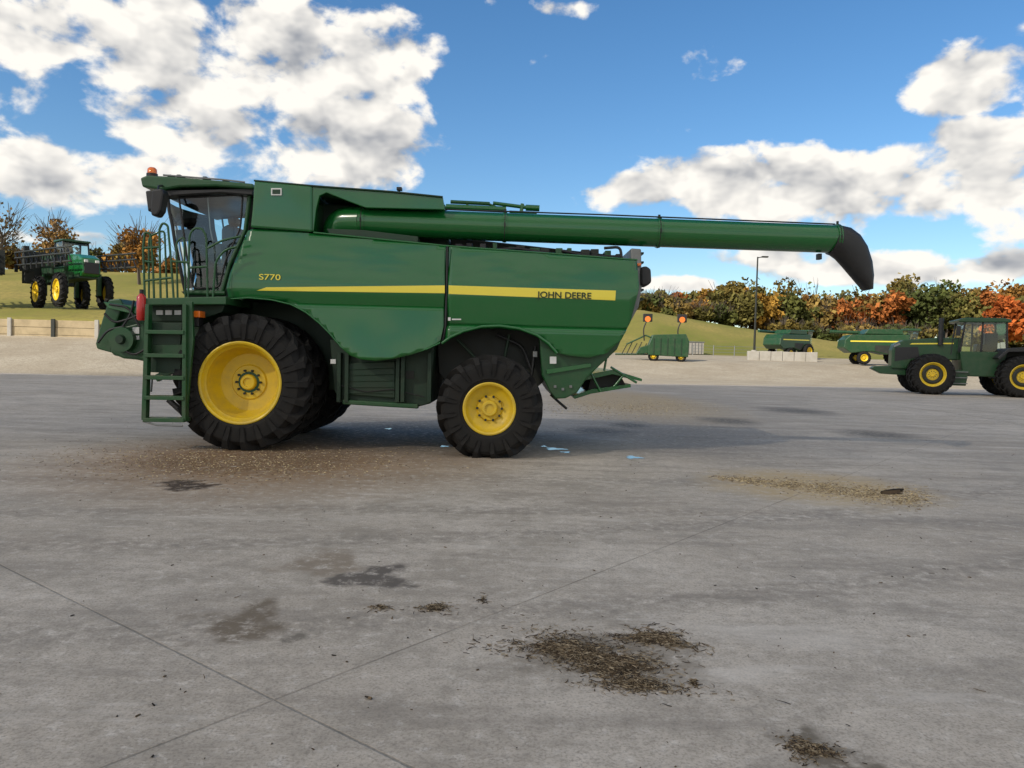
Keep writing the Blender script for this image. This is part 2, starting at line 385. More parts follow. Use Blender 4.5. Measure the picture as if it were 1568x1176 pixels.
# wheels
FR, FRIM = 1.02, 0.60
for nm, y0, s in (("front_outer_wheel", 11.2, 1), ("front_inner_wheel", 12.02, 1), ("front_inner_wheel_far", 14.18, -1), ("front_outer_wheel_far", 15.0, -1)):
    wheel(nm, ch, fx, 1.0, y0, FR, FRIM, 0.56, 0.44 if "outer" in nm else 0.2, s, 21, lug=.085)
rx, _, rz = P(749, 632, 11.1)
for nm, y0, s in (("rear_wheel", 11.1, 1), ("rear_wheel_far", 15.1, -1)):
    wheel(nm, ch, rx, 0.725, y0, 0.785, 0.375, 0.62, 0.16, s, 17, lug=0.07)
tube("front_axle", [(fx, 11.62, 1.0), (fx, 14.58, 1.0)], 0.16, GREEND, ch, 20)
box("front_final_drive", (fx-0.3, 12.6, 0.75), (fx+0.3, 12.85, 1.6), GREEND, ch)
box("front_final_drive_far", (fx-0.3, 13.4, 0.75), (fx+0.3, 13.65, 1.6), GREEND, ch)
prism("front_undercarriage", [(290, 465), (300, 425), (540, 430), (540, 600), (440, 590), (320, 540)], 12.65, 13.6, GREENK, ch)
tube("rear_axle", [(rx, 11.3, 0.72), (rx, 14.9, 0.72)], 0.1, GREEND, ch, 16)
box("rear_axle_pivot", (rx-0.25, 12.6, 0.6), (rx+0.25, 13.6, 1.3), GREEND, ch)
# cab
CD0, CD1 = 12.2, 14.0
prism("cab_roof", [(214, 272), (224, 268), (262, 270), (300, 273), (388, 281), (388, 289), (330, 285), (275, 286), (246, 291), (238, 289), (217, 286)], 12.0, 14.2, GREEND, ch, 0.03, Dt=12.0)
prism("cab_roof_lining", [(246, 290), (386, 287), (384, 297), (335, 293), (270, 297), (250, 300)], 12.06, 14.14, BLK, ch, 0.01, Dt=12.0)
sideg = [(257, 300), (383, 293), (376, 352), (352, 405), (340, 448), (284, 448), (274, 400), (264, 345)]
for nm, D in (("side_glass", CD0), ("side_glass_far", CD1)):
    q = [P(u, v, CD0) for u, v in sideg]
    mk(nm, [(a[0], D, a[2]) for a in q], [list(range(len(q)))], GLASS, ch)
wp = [(257, 300), (259, 322), (264, 345), (268, 372), (274, 400), (279, 425), (284, 448)]
vs, fs = [], []
NY = 9
for (u, v) in wp:
    a = P(u, v, CD0)
    for k in range(NY):
        t = k/(NY-1); vs.append((a[0]-0.26*(1-(2*t-1)**2), CD0+t*(CD1-CD0), a[2]))
for i in range(len(wp)-1):
    for k in range(NY-1): fs.append((i*NY+k, i*NY+k+1, (i+1)*NY+k+1, (i+1)*NY+k))
mk("windshield", vs, fs, GLASS, ch, smooth=True)
for nm, dy in (("", 0.0), ("_far", CD1-CD0)):
    def sh(uv): return [(p[0], p[1]+dy, p[2]) for p in (P(u, v, CD0) for u, v in uv)]
    tube("a_pillar"+nm, sh(wp), 0.028, BLK, ch, 8)
    tube("door_frame"+nm, fil(sh([(274, 303), (372, 298), (368, 350), (345, 400), (336, 440), (296, 442), (287, 400), (280, 345), (274, 303)]), .08), 0.016, BLK, ch, 8)
    tube("c_pillar"+nm, sh([(383, 293), (376, 352), (352, 405), (340, 448)]), 0.035, GREEND, ch, 8)
    tube("cab_sill"+nm, sh([(284, 448), (345, 449)]), 0.04, GREEND, ch, 8)
prism("cab_rear_wall", [(374, 292), (388, 292), (386, 350), (372, 450), (352, 450), (372, 380)], 12.3, 13.95, DARK, ch, 0.01, Dt=12.2)
prism("cab_floor", [(276, 446), (372, 446), (372, 470), (300, 470)], 12.22, 13.98, GREENK, ch, 0.01, Dt=12.2)
prism("seat_base", [(305, 405), (345, 402), (350, 446), (312, 446)], 12.8, 13.4, BLK, ch, 0.04, Dt=12.8)
prism("seat_back", [(338, 348), (350, 342), (358, 345), (356, 405), (338, 408)], 12.8, 13.4, BLK, ch, 0.05, Dt=12.8)
prism("seat_headrest", [(342, 330), (354, 328), (356, 340), (344, 342)], 12.95, 13.25, BLK, ch, 0.03, Dt=12.8)
ptube("steering_column", [(292, 440), (302, 385)], 13.1, 0.04, BLK, ch)
tube("steering_wheel", [Vector(P(303, 382, 13.1))+Vector((0.06*math.sin(a)*1.0, 0.19*math.cos(a), 0.05*math.sin(a)+.02)) for a in np.linspace(0, 2*math.pi, 20)], 0.015, BLK, ch, 6)
prism("armrest_console", [(312, 375), (338, 372), (340, 388), (316, 392)], 12.6, 12.78, DARK, ch, 0.02)
prism("display_screen", [(296, 348), (312, 346), (314, 364), (298, 366)], 13.5, 13.55, BLK, ch, 0.01)
ptube("cab_grab_bar", [(318, 300), (322, 350), (332, 400)], 12.25, 0.012, GREY, ch)
# mirror, beacon
prism("left_mirror", [(232, 290), (248, 288), (251, 296), (246, 322), (240, 331), (231, 330), (229, 318)], 11.55, 11.75, BLK, ch, 0.03)
tube("mirror_arm", [P(250, 284, 12.1), P(243, 285, 11.75), P(241, 298, 11.65)], 0.016, BLK, ch, 6)
prism("left_mirror_far", [(222, 292), (236, 290), (236, 318), (226, 324)], 14.6, 14.75, BLK, ch, 0.03)
c = P(233, 268, 12.3)
tube("beacon_base", [(c[0], 12.3, c[2]-0.04), (c[0], 12.3, c[2]+0.02)], 0.085, BLK, ch, 16)
tube("beacon_lens", [(c[0], 12.3, c[2]+0.02), (c[0], 12.3, c[2]+0.09), (c[0], 12.3, c[2]+0.115)], [0.075, 0.07, 0.045], ORANGE, ch, 16)
for i, (u, v) in enumerate(((256, 270), (270, 270), (310, 273), (340, 277))):
    pbox("roof_fitting_%d" % i, u, v-3, u+6, v+2, 12.1, 12.3, DARK, ch)
ptube("roof_gutter", [(250, 268), (300, 272), (340, 275), (375, 279)], 12.03, 0.014, GREY, ch)
for i in range(3):
    prism("work_light_%d" % i, [(215, 275), (222, 275), (223, 286), (216, 285)], 12.2+i*0.35, 12.38+i*0.35, GREY, ch, 0.01, Dt=12.0)
# platform and rails
prism("cab_platform", [(210, 457), (346, 454), (346, 466), (212, 467)], 11.25, 12.3, GREEND, ch, 0.01)
prism("platform_skirt", [(226, 466), (346, 464), (340, 478), (300, 492), (232, 492)], 11.5, 12.2, GREENK, ch, 0.01)
prism("cab_front_lower", [(262, 466), (345, 464), (345, 500), (300, 505)], 12.3, 13.8, DARK, ch)
for i in range(3):
    pbox("warning_label_%d" % i, 239+i*14, 475, 249+i*14, 482, 11.48, 11.5, WHITE, ch, 0.001)
pbox("side_reflector", 293, 476, 306, 486, 11.2, 11.4, ORANGE, ch)
pbox("side_lamp_housing", 288, 482, 304, 500, 11.22, 11.4, BLK, ch)
rails = [[(222, 460), (219, 380), (222, 355), (230, 358), (234, 400), (236, 460)],
         [(246, 460), (244, 350), (249, 341), (257, 345), (262, 400), (266, 458)],
         [(222, 400), (236, 402)], [(219, 380), (246, 378)], [(222, 430), (264, 425)],
         [(288, 462), (290, 360), (297, 349), (310, 350), (316, 362), (318, 460)],
         [(290, 410), (318, 408)], [(262, 400), (290, 402)],
         [(326, 458), (330, 400), (345, 382), (362, 378)], [(318, 380), (340, 368), (368, 362)]]
for i, uv in enumerate(rails):
    ptube("handrail_%d" % i, uv, 11.33 if i != 5 else 11.45, 0.017, GREEND, ch, f=0.08)
rails2 = [[(228, 458), (228, 362), (252, 352), (256, 458)], [(272, 458), (270, 370), (282, 362), (284, 458)]]
for i, uv in enumerate(rails2):
    ptube("platform_rail_%d" % i, uv, 12.0, 0.016, GREEND, ch, f=0.08)
# ladder
for i, (D, e) in enumerate(((11.02, 0), (11.02, 1))):
    if e == 0: uv = [(222, 466), (228, 466), (223, 643), (216, 643)]
    else: uv = [(279, 466), (285, 466), (284, 645), (278, 645)]
    prism("ladder_rail_%d" % i, uv, D, D+0.12, GREEND, ch, 0.006)
for i, v in enumerate((505, 541, 575, 606, 640)):
    prism("ladder_step_%d" % i, [(222-i, v), (281, v+1), (281, v+7), (222-i, v+6)], 11.0, 11.26, GREEND, ch, 0.006)
prism("ladder_upper_panel", [(231, 494), (279, 494), (276, 528), (234, 528)], 11.15, 11.2, GREENK, ch, 0.006)
prism("ladder_mid_panel", [(229, 546), (277, 546), (276, 572), (229, 570)], 11.22, 11.26, GREENK, ch, 0.006)
ptube("ladder_hoop", [(219, 645), (240, 651), (280, 652)], 11.02, 0.014, GREY, ch)
ptube("ladder_brace", [(231, 600), (233, 580), (262, 580)], 11.24, 0.018, GREY, ch)
prism("ladder_side_plate", [(285, 462), (294, 462), (296, 520), (290, 580), (285, 640)], 11.08, 11.14, GREEND, ch, 0.005)
# extinguisher
c = P(219, 470, 11.3)
tube("fire_extinguisher", [(c[0], 11.25, c[2]-0.2), (c[0], 11.25, c[2]-0.17), (c[0], 11.25, c[2]+0.14), (c[0], 11.25, c[2]+0.19)], [0.05, 0.065, 0.065, 0.025], RED, ch, 16)
tube("extinguisher_valve", [(c[0], 11.25, c[2]+0.19), (c[0], 11.25, c[2]+0.25)], 0.03, BLK, ch, 8)
# feeder house
prism("feeder_house", [(186, 474), (225, 465), (290, 470), (330, 540), (300, 580), (232, 556), (200, 549), (172, 544), (166, 510)], 12.1, 13.9, GREEND, ch, 0.03)
prism("feeder_face_plate", [(166, 459), (184, 457), (188, 466), (176, 500), (170, 540), (148, 534), (146, 526), (156, 490)], 11.95, 14.0, GREEND, ch, 0.02)
prism("feeder_top_arm", [(158, 462), (216, 470), (218, 482), (200, 480), (165, 472)], 11.85, 12.0, GREEN, ch, 0.01)
c = P(190, 520, 11.9)
tube("feeder_drive_cover", [(c[0], 11.8, c[2]), (c[0], 12.2, c[2])], [0.19, 0.21], GREEND, ch, 28)
tube("feeder_drive_cap", [(c[0], 11.74, c[2]), (c[0], 11.81, c[2])], [0.06, 0.08], GREENK, ch, 20)
prism("feeder_lower_shield", [(170, 505), (222, 492), (224, 552), (188, 549), (168, 540)], 11.92, 12.08, GREEND, ch, 0.03)
pbox("feeder_label", 203, 501, 213, 511, 11.9, 11.925, WHITE, ch, 0.001)
pbox("feeder_label_small", 203, 514, 213, 520, 11.9, 11.925, WHITE, ch, 0.001)
for i, uv in enumerate([[(160, 480), (175, 495), (205, 486), (232, 470)], [(168, 466), (196, 470), (214, 500)], [(180, 530), (205, 545), (230, 530)], [(150, 525), (165, 505), (190, 500)], [(205, 460), (200, 482), (180, 512)]]):
    ptube("feeder_hose_%d" % i, uv, 11.82, 0.018, BLK, ch, f=0.1)
prism("feeder_lift_cylinder", [(235, 575), (300, 540), (306, 548), (240, 585)], 12.3, 12.4, GREEND, ch)
ptube("feeder_lower_link", [(258, 612), (280, 632)], 12.6, 0.05, BLK, ch)
pbox("panel_emblem", 686, 486, 690, 491, 11.49, 11.505, WHITE, ch, 0.001)
pbox("panel_emblem_bar", 692, 488, 706, 490, 11.49, 11.505, WHITE, ch, 0.001)

# ================================================================== TERRAIN
def sst(t): t = np.clip(t, 0, 1); return t*t*(3-2*t)
def hgt(x, y):
    hl = np.interp(y, [38, 47.7, 48.3, 52, 60, 85, 140, 900], [0, 1.95, 3.05, 3.85, 4.3, 9.6, 11, 12])
    crest = np.interp(x, [-10, 20, 34, 50, 90, 200], [9.4, 9.4, 7.2, 5.2, 4.6, 4.6])
    a = sst((y-58)/17)*1.6+sst((y-75)/17)*0.6
    hr = np.where(y < 92, a, 2.2+(crest-2.2)*sst((y-92)/32)-1.5*sst((y-130)/40))
    w = sst((x+24)/12)
    return hl*(1-w)+hr*w
xs = np.concatenate([np.linspace(-700, -110, 16), np.linspace(-100, 130, 150), np.linspace(145, 700, 14)])
ys = np.concatenate([np.linspace(-120, 30, 16), np.linspace(32, 47, 16), [47.7, 48.3], np.linspace(49, 175, 110), np.linspace(190, 1200, 20)])
X, Y = np.meshgrid(xs, ys); Z = hgt(X, Y)
nx, ny = len(xs), len(ys)
vs = np.stack([X.ravel(), Y.ravel(), Z.ravel()], 1)
ii = (np.arange(ny-1)[:, None]*nx+np.arange(nx-1)[None]).ravel()
fs = np.stack([ii, ii+1, ii+nx+1, ii+nx], 1)
me = bpy.data.meshes.new("ground"); me.from_pydata(vs.tolist(), [], fs.tolist())
w = sst((X+24)/12); gr = (1-w)*(Y > 48)+w*sst((Y-90)/5); gr = gr.ravel()
at = me.attributes.new("grass", 'FLOAT', 'POINT'); at.data.foreach_set("value", gr.astype(np.float32))
for p in me.polygons: p.use_smooth = True
m, nt, b = newmat("gravel_and_grass"); me.materials.append(m)
p = wpos(nt)
n1 = noise(nt, p, 0.35, 4, 0.6); n2 = noise(nt, p, 12, 3, 0.7); n3 = noise(nt, p, 0.06, 4, 0.6); n4 = noise(nt, p, 2.5, 4, 0.7)
grav = mixc(nt, mapr(nt, n1, 0.35, 0.65), (0.37, 0.315, 0.235), (0.49, 0.435, 0.34))
grav = mixc(nt, mapr(nt, n2, 0.35, 0.7), grav, (0.28, 0.24, 0.18))
grav = mixc(nt, mth(nt, 'MULTIPLY', mapr(nt, n4, 0.5, 0.7), .5), grav, (0.24, 0.20, 0.15))
gra = mixc(nt, mapr(nt, n3, 0.38, 0.62), (0.14, 0.17, 0.03), (0.32, 0.26, 0.08))
gra = mixc(nt, mapr(nt, n4, 0.35, 0.7), gra, (0.19, 0.165, 0.055))
atn = nt.nodes.new('ShaderNodeAttribute'); atn.attribute_name = "grass"
gf = mapr(nt, mth(nt, 'ADD', atn.outputs['Fac'], mth(nt, 'MULTIPLY', mth(nt, 'SUBTRACT', n4, 0.5), 0.7)), 0.45, 0.55)
nt.links.new(mixc(nt, gf, grav, gra), b.inputs['Base Color']); b.inputs['Roughness'].default_value = 0.95
b.inputs['Specular IOR Level'].default_value = 0.1
COL.objects.link(bpy.data.objects.new("ground", me))

# concrete pavement sheet
pv = [(-160, -110), (200, -110), (200, 60), (95, 59.5), (45, 57.5), (20, 51), (0, 45), (-12, 41.5), (-30, 38.6), (-160, 37)]
ob = mk("concrete_pavement", [(x, y, 0.004) for x, y in pv], [list(range(len(pv)))], CONC)
m, nt, b = newmat("worn_concrete"); ob.data.materials[0] = m
p = wpos(nt)
nA = noise(nt, p, 0.25, 4, 0.6); nB = noise(nt, p, 1.3, 8, 0.7, 0.3); nC = noise(nt, p, 9, 5, 0.75); nD = noise(nt, p, 75, 2, 0.7)
col = mixc(nt, mapr(nt, nA, 0.38, 0.62), (0.48, 0.41, 0.325), (0.60, 0.525, 0.43))
col = mixc(nt, mth(nt, 'MULTIPLY', mapr(nt, nB, 0.46, 0.62), .8), col, (0.39, 0.335, 0.265))
col = mixc(nt, mth(nt, 'MULTIPLY', mapr(nt, nC, 0.50, 0.68), 0.5), col, (0.28, 0.24, 0.19))
col = mixc(nt, mth(nt, 'MULTIPLY', mapr(nt, nC, 0.45, 0.32), 0.65), col, (0.72, 0.65, 0.555))
col = mixc(nt, mth(nt, 'MULTIPLY', mapr(nt, nD, 0.46, 0.72), 0.65), col, (0.21, 0.18, 0.145))
# traffic smears elongated along the yard
pm = mapping(nt, p, rot=(0, 0, rad(-8)), scale=(0.3, 1.4, 1))
nS = noise(nt, pm, 1.3, 7, 0.72)
col = mixc(nt, mth(nt, 'MULTIPLY', mapr(nt, nS, 0.51, 0.64), 0.5), col, (0.24, 0.205, 0.165))
col = mixc(nt, mth(nt, 'MULTIPLY', mapr(nt, nS, 0.44, 0.34), 0.45), col, (0.69, 0.62, 0.53))
# warped position
nw = nt.nodes.new('ShaderNodeTexNoise'); nw.inputs['Scale'].default_value = 3.0; nw.inputs['Detail'].default_value = 5
nt.links.new(p, nw.inputs['Vector'])
vm = nt.nodes.new('ShaderNodeVectorMath'); vm.operation = 'MULTIPLY_ADD'
nt.links.new(nw.outputs['Color'], vm.inputs[0]); vm.inputs[1].default_value = (0.8, 0.8, 0); 
va = nt.nodes.new('ShaderNodeVectorMath'); va.operation = 'SUBTRACT'; nt.links.new(p, va.inputs[0]); va.inputs[1].default_value = (0.4, 0.4, 0.004)
nt.links.new(va.outputs[0], vm.inputs[2]); wp_ = vm.outputs[0]
# curved tyre tracks : rings of large radius
for (cx_, cy_, r_, w_, am) in ((-6, 26, 20.5, .24, .45), (-6, 26, 22.4, .24, .45), (18, 0, 12.5, .22, .4), (18, 0, 14.3, .22, .4), (2, -18, 25.5, .28, .35), (2, -18, 27.4, .28, .35)):
    mp = mapping(nt, p, loc=(cx_, cy_, 0), typ='TEXTURE')
    d_ = mth(nt, 'ABSOLUTE', mth(nt, 'SUBTRACT', vlen(nt, mp), r_))
    f = mth(nt, 'MULTIPLY', mapr(nt, d_, w_, w_*.4), mth(nt, 'MULTIPLY', mapr(nt, nC, .38, .6), am))
    col = mixc(nt, f, col, (0.22, 0.19, 0.155))
def patch(col, u0, v0, u1, v1, colr, amt, rough_n=None, warp=True, lo=0.55, hi=1.1):
    a = G(u0, (v0+v1)/2); bb = G(u1, (v0+v1)/2); t = G((u0+u1)/2, v0); bt = G((u0+u1)/2, v1)
    cx = (a[0]+bb[0])/2; cy = (t[1]+bt[1])/2
    mpv = mapping(nt, wp_, loc=(cx, cy, 0), scale=(abs(bb[0]-a[0])/2, abs(t[1]-bt[1])/2, 1), typ='TEXTURE')
    f = mapr(nt, vlen(nt, mpv), hi, lo)
    f = mth(nt, 'MULTIPLY', f, mth(nt, 'MULTIPLY', mapr(nt, rough_n or nB, 0.3, 0.5), amt))
    return mixc(nt, f, col, colr)
col = patch(col, 1050, 590, 1700, 780, (0.27, 0.235, 0.19), 0.5, nS, hi=1.4, lo=.3)
col = patch(col, 0, 600, 420, 690, (0.29, 0.255, 0.21), 0.4, nS, hi=1.4, lo=.3)
col = patch(col, 40, 666, 720, 764, (0.30, 0.195, 0.11), 0.95, nC, hi=1.3, lo=.5)
col = patch(col, 140, 683, 580, 732, (0.20, 0.125, 0.07), 0.9, nC)
col = patch(col, 235, 736, 330, 752, (0.07, 0.05, 0.035), 1.0, nC, hi=1.2, lo=.8)
col = patch(col, 300, 640, 880, 704, (0.12, 0.10, 0.08), 0.9, nC, hi=1.2, lo=.4)  # shade under the combine painted into the concrete colour
col = patch(col, 840, 598, 1090, 644, (0.40, 0.30, 0.17), 0.95, nC, hi=1.3)
col = patch(col, 830, 640, 1250, 700, (0.20, 0.175, 0.145), 0.7, nC, hi=1.3, lo=.2)  # combine's cast shadow right of the rear wheel, put into the slab colour
for (u0, v0, u1, v1) in ((880, 655, 960, 666), (1080, 640, 1150, 650), (1300, 660, 1390, 672), (1180, 625, 1260, 634), (940, 648, 990, 655)):
    col = patch(col, u0, v0, u1, v1, (0.10, 0.09, 0.075), .8, nC, hi=1.5, lo=.5)
col = patch(col, 500, 865, 635, 908, (0.13, 0.11, 0.09), 0.95, nC, hi=1.05, lo=.7)
col = patch(col, 430, 840, 560, 885, (0.26, 0.205, 0.145), 0.8, nC)
col = patch(col, 290, 930, 440, 985, (0.18, 0.14, 0.095), 0.9, nC, hi=1.1, lo=.6)
col = patch(col, 420, 965, 480, 990, (0.17, 0.145, 0.11), 0.8, nC)
col = patch(col, 770, 960, 1080, 1070, (0.20, 0.165, 0.12), 0.85, nC)
col = patch(col, 1190, 1125, 1290, 1176, (0.17, 0.14, 0.10), 0.9, nC)
col = patch(col, 1080, 720, 1430, 780, (0.48, 0.355, 0.19), 0.85, nC)
# slab joints
jo = G(420, 1073); ja = G(1000, 845); ang = math.atan2(ja[1]-jo[1], ja[0]-jo[0])
mj = mapping(nt, p, loc=(jo[0], jo[1], 0), rot=(0, 0, ang), typ='TEXTURE')
sx = nt.nodes.new('ShaderNodeSeparateXYZ'); nt.links.new(mj, sx.inputs[0])
jm = None
for o in (0, 1):
    v = mth(nt, 'PINGPONG', sx.outputs[o], 3.0)
    v = mth(nt, 'ADD', v, mth(nt, 'MULTIPLY', mth(nt, 'SUBTRACT', nC, 0.5), 0.022))
    f = mapr(nt, v, 0.009, 0.003)
    jm = f if jm is None else mth(nt, 'MAXIMUM', jm, f)
col = mixc(nt, mth(nt, 'MULTIPLY', jm, mapr(nt, nB, .35, .65, .25, .7)), col, (0.13, 0.115, 0.09))
nt.links.new(col, b.inputs['Base Color'])
S(nt, b.inputs['Roughness'], mapr(nt, nB, 0.3, 0.7, 0.9, 0.65)); b.inputs['Specular IOR Level'].default_value = 0.22
bump(nt, b, mth(nt, 'SUBTRACT', nC, jm), 0.5, 0.007)

# puddles
m, nt, b = newmat("water"); b.inputs['Base Color'].default_value = (0.02, 0.025, 0.03, 1); b.inputs['Roughness'].default_value = 0.03
vs, fs = [], []
for (u, v, ru, rv) in ((850, 688, 14, 1.5), (866, 693, 7, .9), (970, 701, 11, 2.0), (833, 684, 4, .8), (680, 684, 6, 1), (595, 657, 5, .8)):
    c = G(u, v); rx_ = abs(G(u+ru, v)[0]-c[0]); ry_ = abs(G(u, v-rv)[1]-c[1]); q = len(vs)
    for k in range(22):
        a = 2*math.pi*k/22; r = 1+0.35*math.sin(3*a+u)+0.2*math.sin(7*a+v)
        vs.append((c[0]+rx_*r*math.cos(a), c[1]+ry_*r*math.sin(a), 0.008))
    fs.append(list(range(q, q+22)))
mk("puddle", vs, fs, m)

# debris (straw, bark and crumbs)
def attr_mat(name, rough=0.9):
    m, nt, b = newmat(name); a = nt.nodes.new('ShaderNodeAttribute'); a.attribute_name = "col"
    nt.links.new(a.outputs['Color'], b.inputs['Base Color']); b.inputs['Roughness'].default_value = rough
    b.inputs['Specular IOR Level'].default_value = 0.1
    return m
DEB = attr_mat("debris")
def debris(name, spots, cols):
    vs, fs, cc = [], [], []
    for (x, y, z, L, wd) in spots:
        a = random.uniform(0, math.pi); tz = random.uniform(-0.25, 0.25)
        d = Vector((math.cos(a)*math.cos(tz), math.sin(a)*math.cos(tz), math.sin(tz)))*L/2
        s = Vector((-math.sin(a), math.cos(a), 0))*wd/2; c = Vector((x, y, max(z, abs(d.z)+0.005)))
        k = Vector((0, 0, wd*0.7)); q = len(vs)
        bend = Vector((random.uniform(-.15, .15)*L, random.uniform(-.15, .15)*L, 0))
        vs += [c-d-s, c-d+s, c-d+k, c+s*1+bend, c-s*1+bend, c+k+bend, c+d-s*.6, c+d+s*.6, c+d+k*.6]
        fs += [(q, q+4, q+5, q+2), (q+1, q+2, q+5, q+3), (q+4, q+6, q+8, q+5), (q+5, q+8, q+7, q+3), (q, q+2, q+1), (q+6, q+7, q+8)]
        col = random.choice(cols); f = random.uniform(0.6, 1.3)
        cc += [tuple(min(1, c_*f) for c_ in col)+(1,)]*9
    me = bpy.data.meshes.new(name); me.from_pydata([tuple(v) for v in vs], [], fs)
    at = me.color_attributes.new("col", 'FLOAT_COLOR', 'POINT'); at.data.foreach_set("color", np.array(cc, dtype=np.float32).ravel())
    me.materials.append(DEB); COL.objects.link(bpy.data.objects.new(name, me))
def gspots(u, v, ru, rv, n, L, wd, ang=0, pile=0.02):
    out = []
    for _ in range(n):
        a = random.uniform(0, 2*math.pi); r = abs(random.gauss(0, 0.5))
        wob = 1+0.35*math.sin(3*a+u)+0.2*math.sin(5*a+v)+0.15*math.sin(11*a)
        du, dv = ru*r*wob*math.cos(a), rv*r*wob*math.sin(a)
        du, dv = du*math.cos(ang)-dv*math.sin(ang), du*math.sin(ang)+dv*math.cos(ang)
        g = G(u+du, v+dv)
        out.append((g[0], g[1], 0.006+random.random()*pile*max(0, 1-r), L*random.uniform(.3, 1.2), wd*random.uniform(.5, 1.3)))
    return out
brn = [(0.08, 0.058, 0.038), (0.13, 0.095, 0.06), (0.20, 0.155, 0.10), (0.05, 0.038, 0.028), (0.30, 0.245, 0.17)]
straw = [(0.50, 0.39, 0.22), (0.42, 0.33, 0.19), (0.58, 0.48, 0.30), (0.30, 0.23, 0.14)]
spots = gspots(880, 1000, 115, 27, 2600, 0.04, 0.004, 0.2)+gspots(940, 1020, 85, 24, 2200, 0.04, 0.004, 0.1)+gspots(1005, 980, 66, 14, 1300, 0.05, 0.004, 0.1)+gspots(975, 1050, 90, 15, 1200, 0.03, 0.004, 0.1) \
    + gspots(1240, 1150, 48, 16, 800, 0.03, 0.004, 0.2)+gspots(665, 933, 30, 8, 360, 0.04, 0.004)+gspots(585, 933, 26, 5, 80, 0.04, 0.004)+gspots(740, 920, 10, 8, 40, 0.04, 0.004)+gspots(1060, 1048, 12, 5, 60, .04, .004)
debris("bark_debris", spots, brn)
spots = []
for k in range(4200):
    t = random.random()**0.8; wv = 2.0+6*t; u = 1095+t*325+random.gauss(0, 8); v = 731+t*34+random.gauss(0, wv)
    if random.random() > .35+.65*abs(math.sin(t*17+2)): continue
    g = G(u, v); spots.append((g[0], g[1], 0.007, 0.035*random.uniform(.3, 1.2), 0.006))
for k in range(2600):
    u, v = random.gauss(370, 140), random.gauss(706, 14); g = G(u, v); spots.append((g[0], g[1], 0.007, 0.03*random.uniform(.3, 1), 0.008))
for k in range(900):
    u, v = random.gauss(960, 60), random.gauss(624, 7); g = G(u, v); spots.append((g[0], g[1], 0.007, 0.05*random.uniform(.3, 1), 0.012))
debris("straw_debris", spots, straw+brn[1:3])
spots = []
for k in range(560):
    d = random.uniform(2.2, 16); x = random.uniform(-0.75, 0.75)*d
    s = random.choice([0.005, 0.006, 0.008, 0.012]) ; spots.append((x, d, 0.006, s*random.uniform(1, 2.2), s*0.7))
for k in range(26):
    d = random.uniform(2.5, 14); x = random.uniform(-0.7, 0.7)*d; spots.append((x, d, 0.007, random.uniform(0.02, .07), 0.004))
g = G(1366, 757); spots += [(g[0], g[1], 0.02, 0.28, 0.05)]*2
g = G(564, 1072); spots += [(g[0], g[1], 0.01, 0.035, 0.012)]*2
debris("ground_litter", spots, brn[:2]+[(0.04, 0.035, 0.03)])

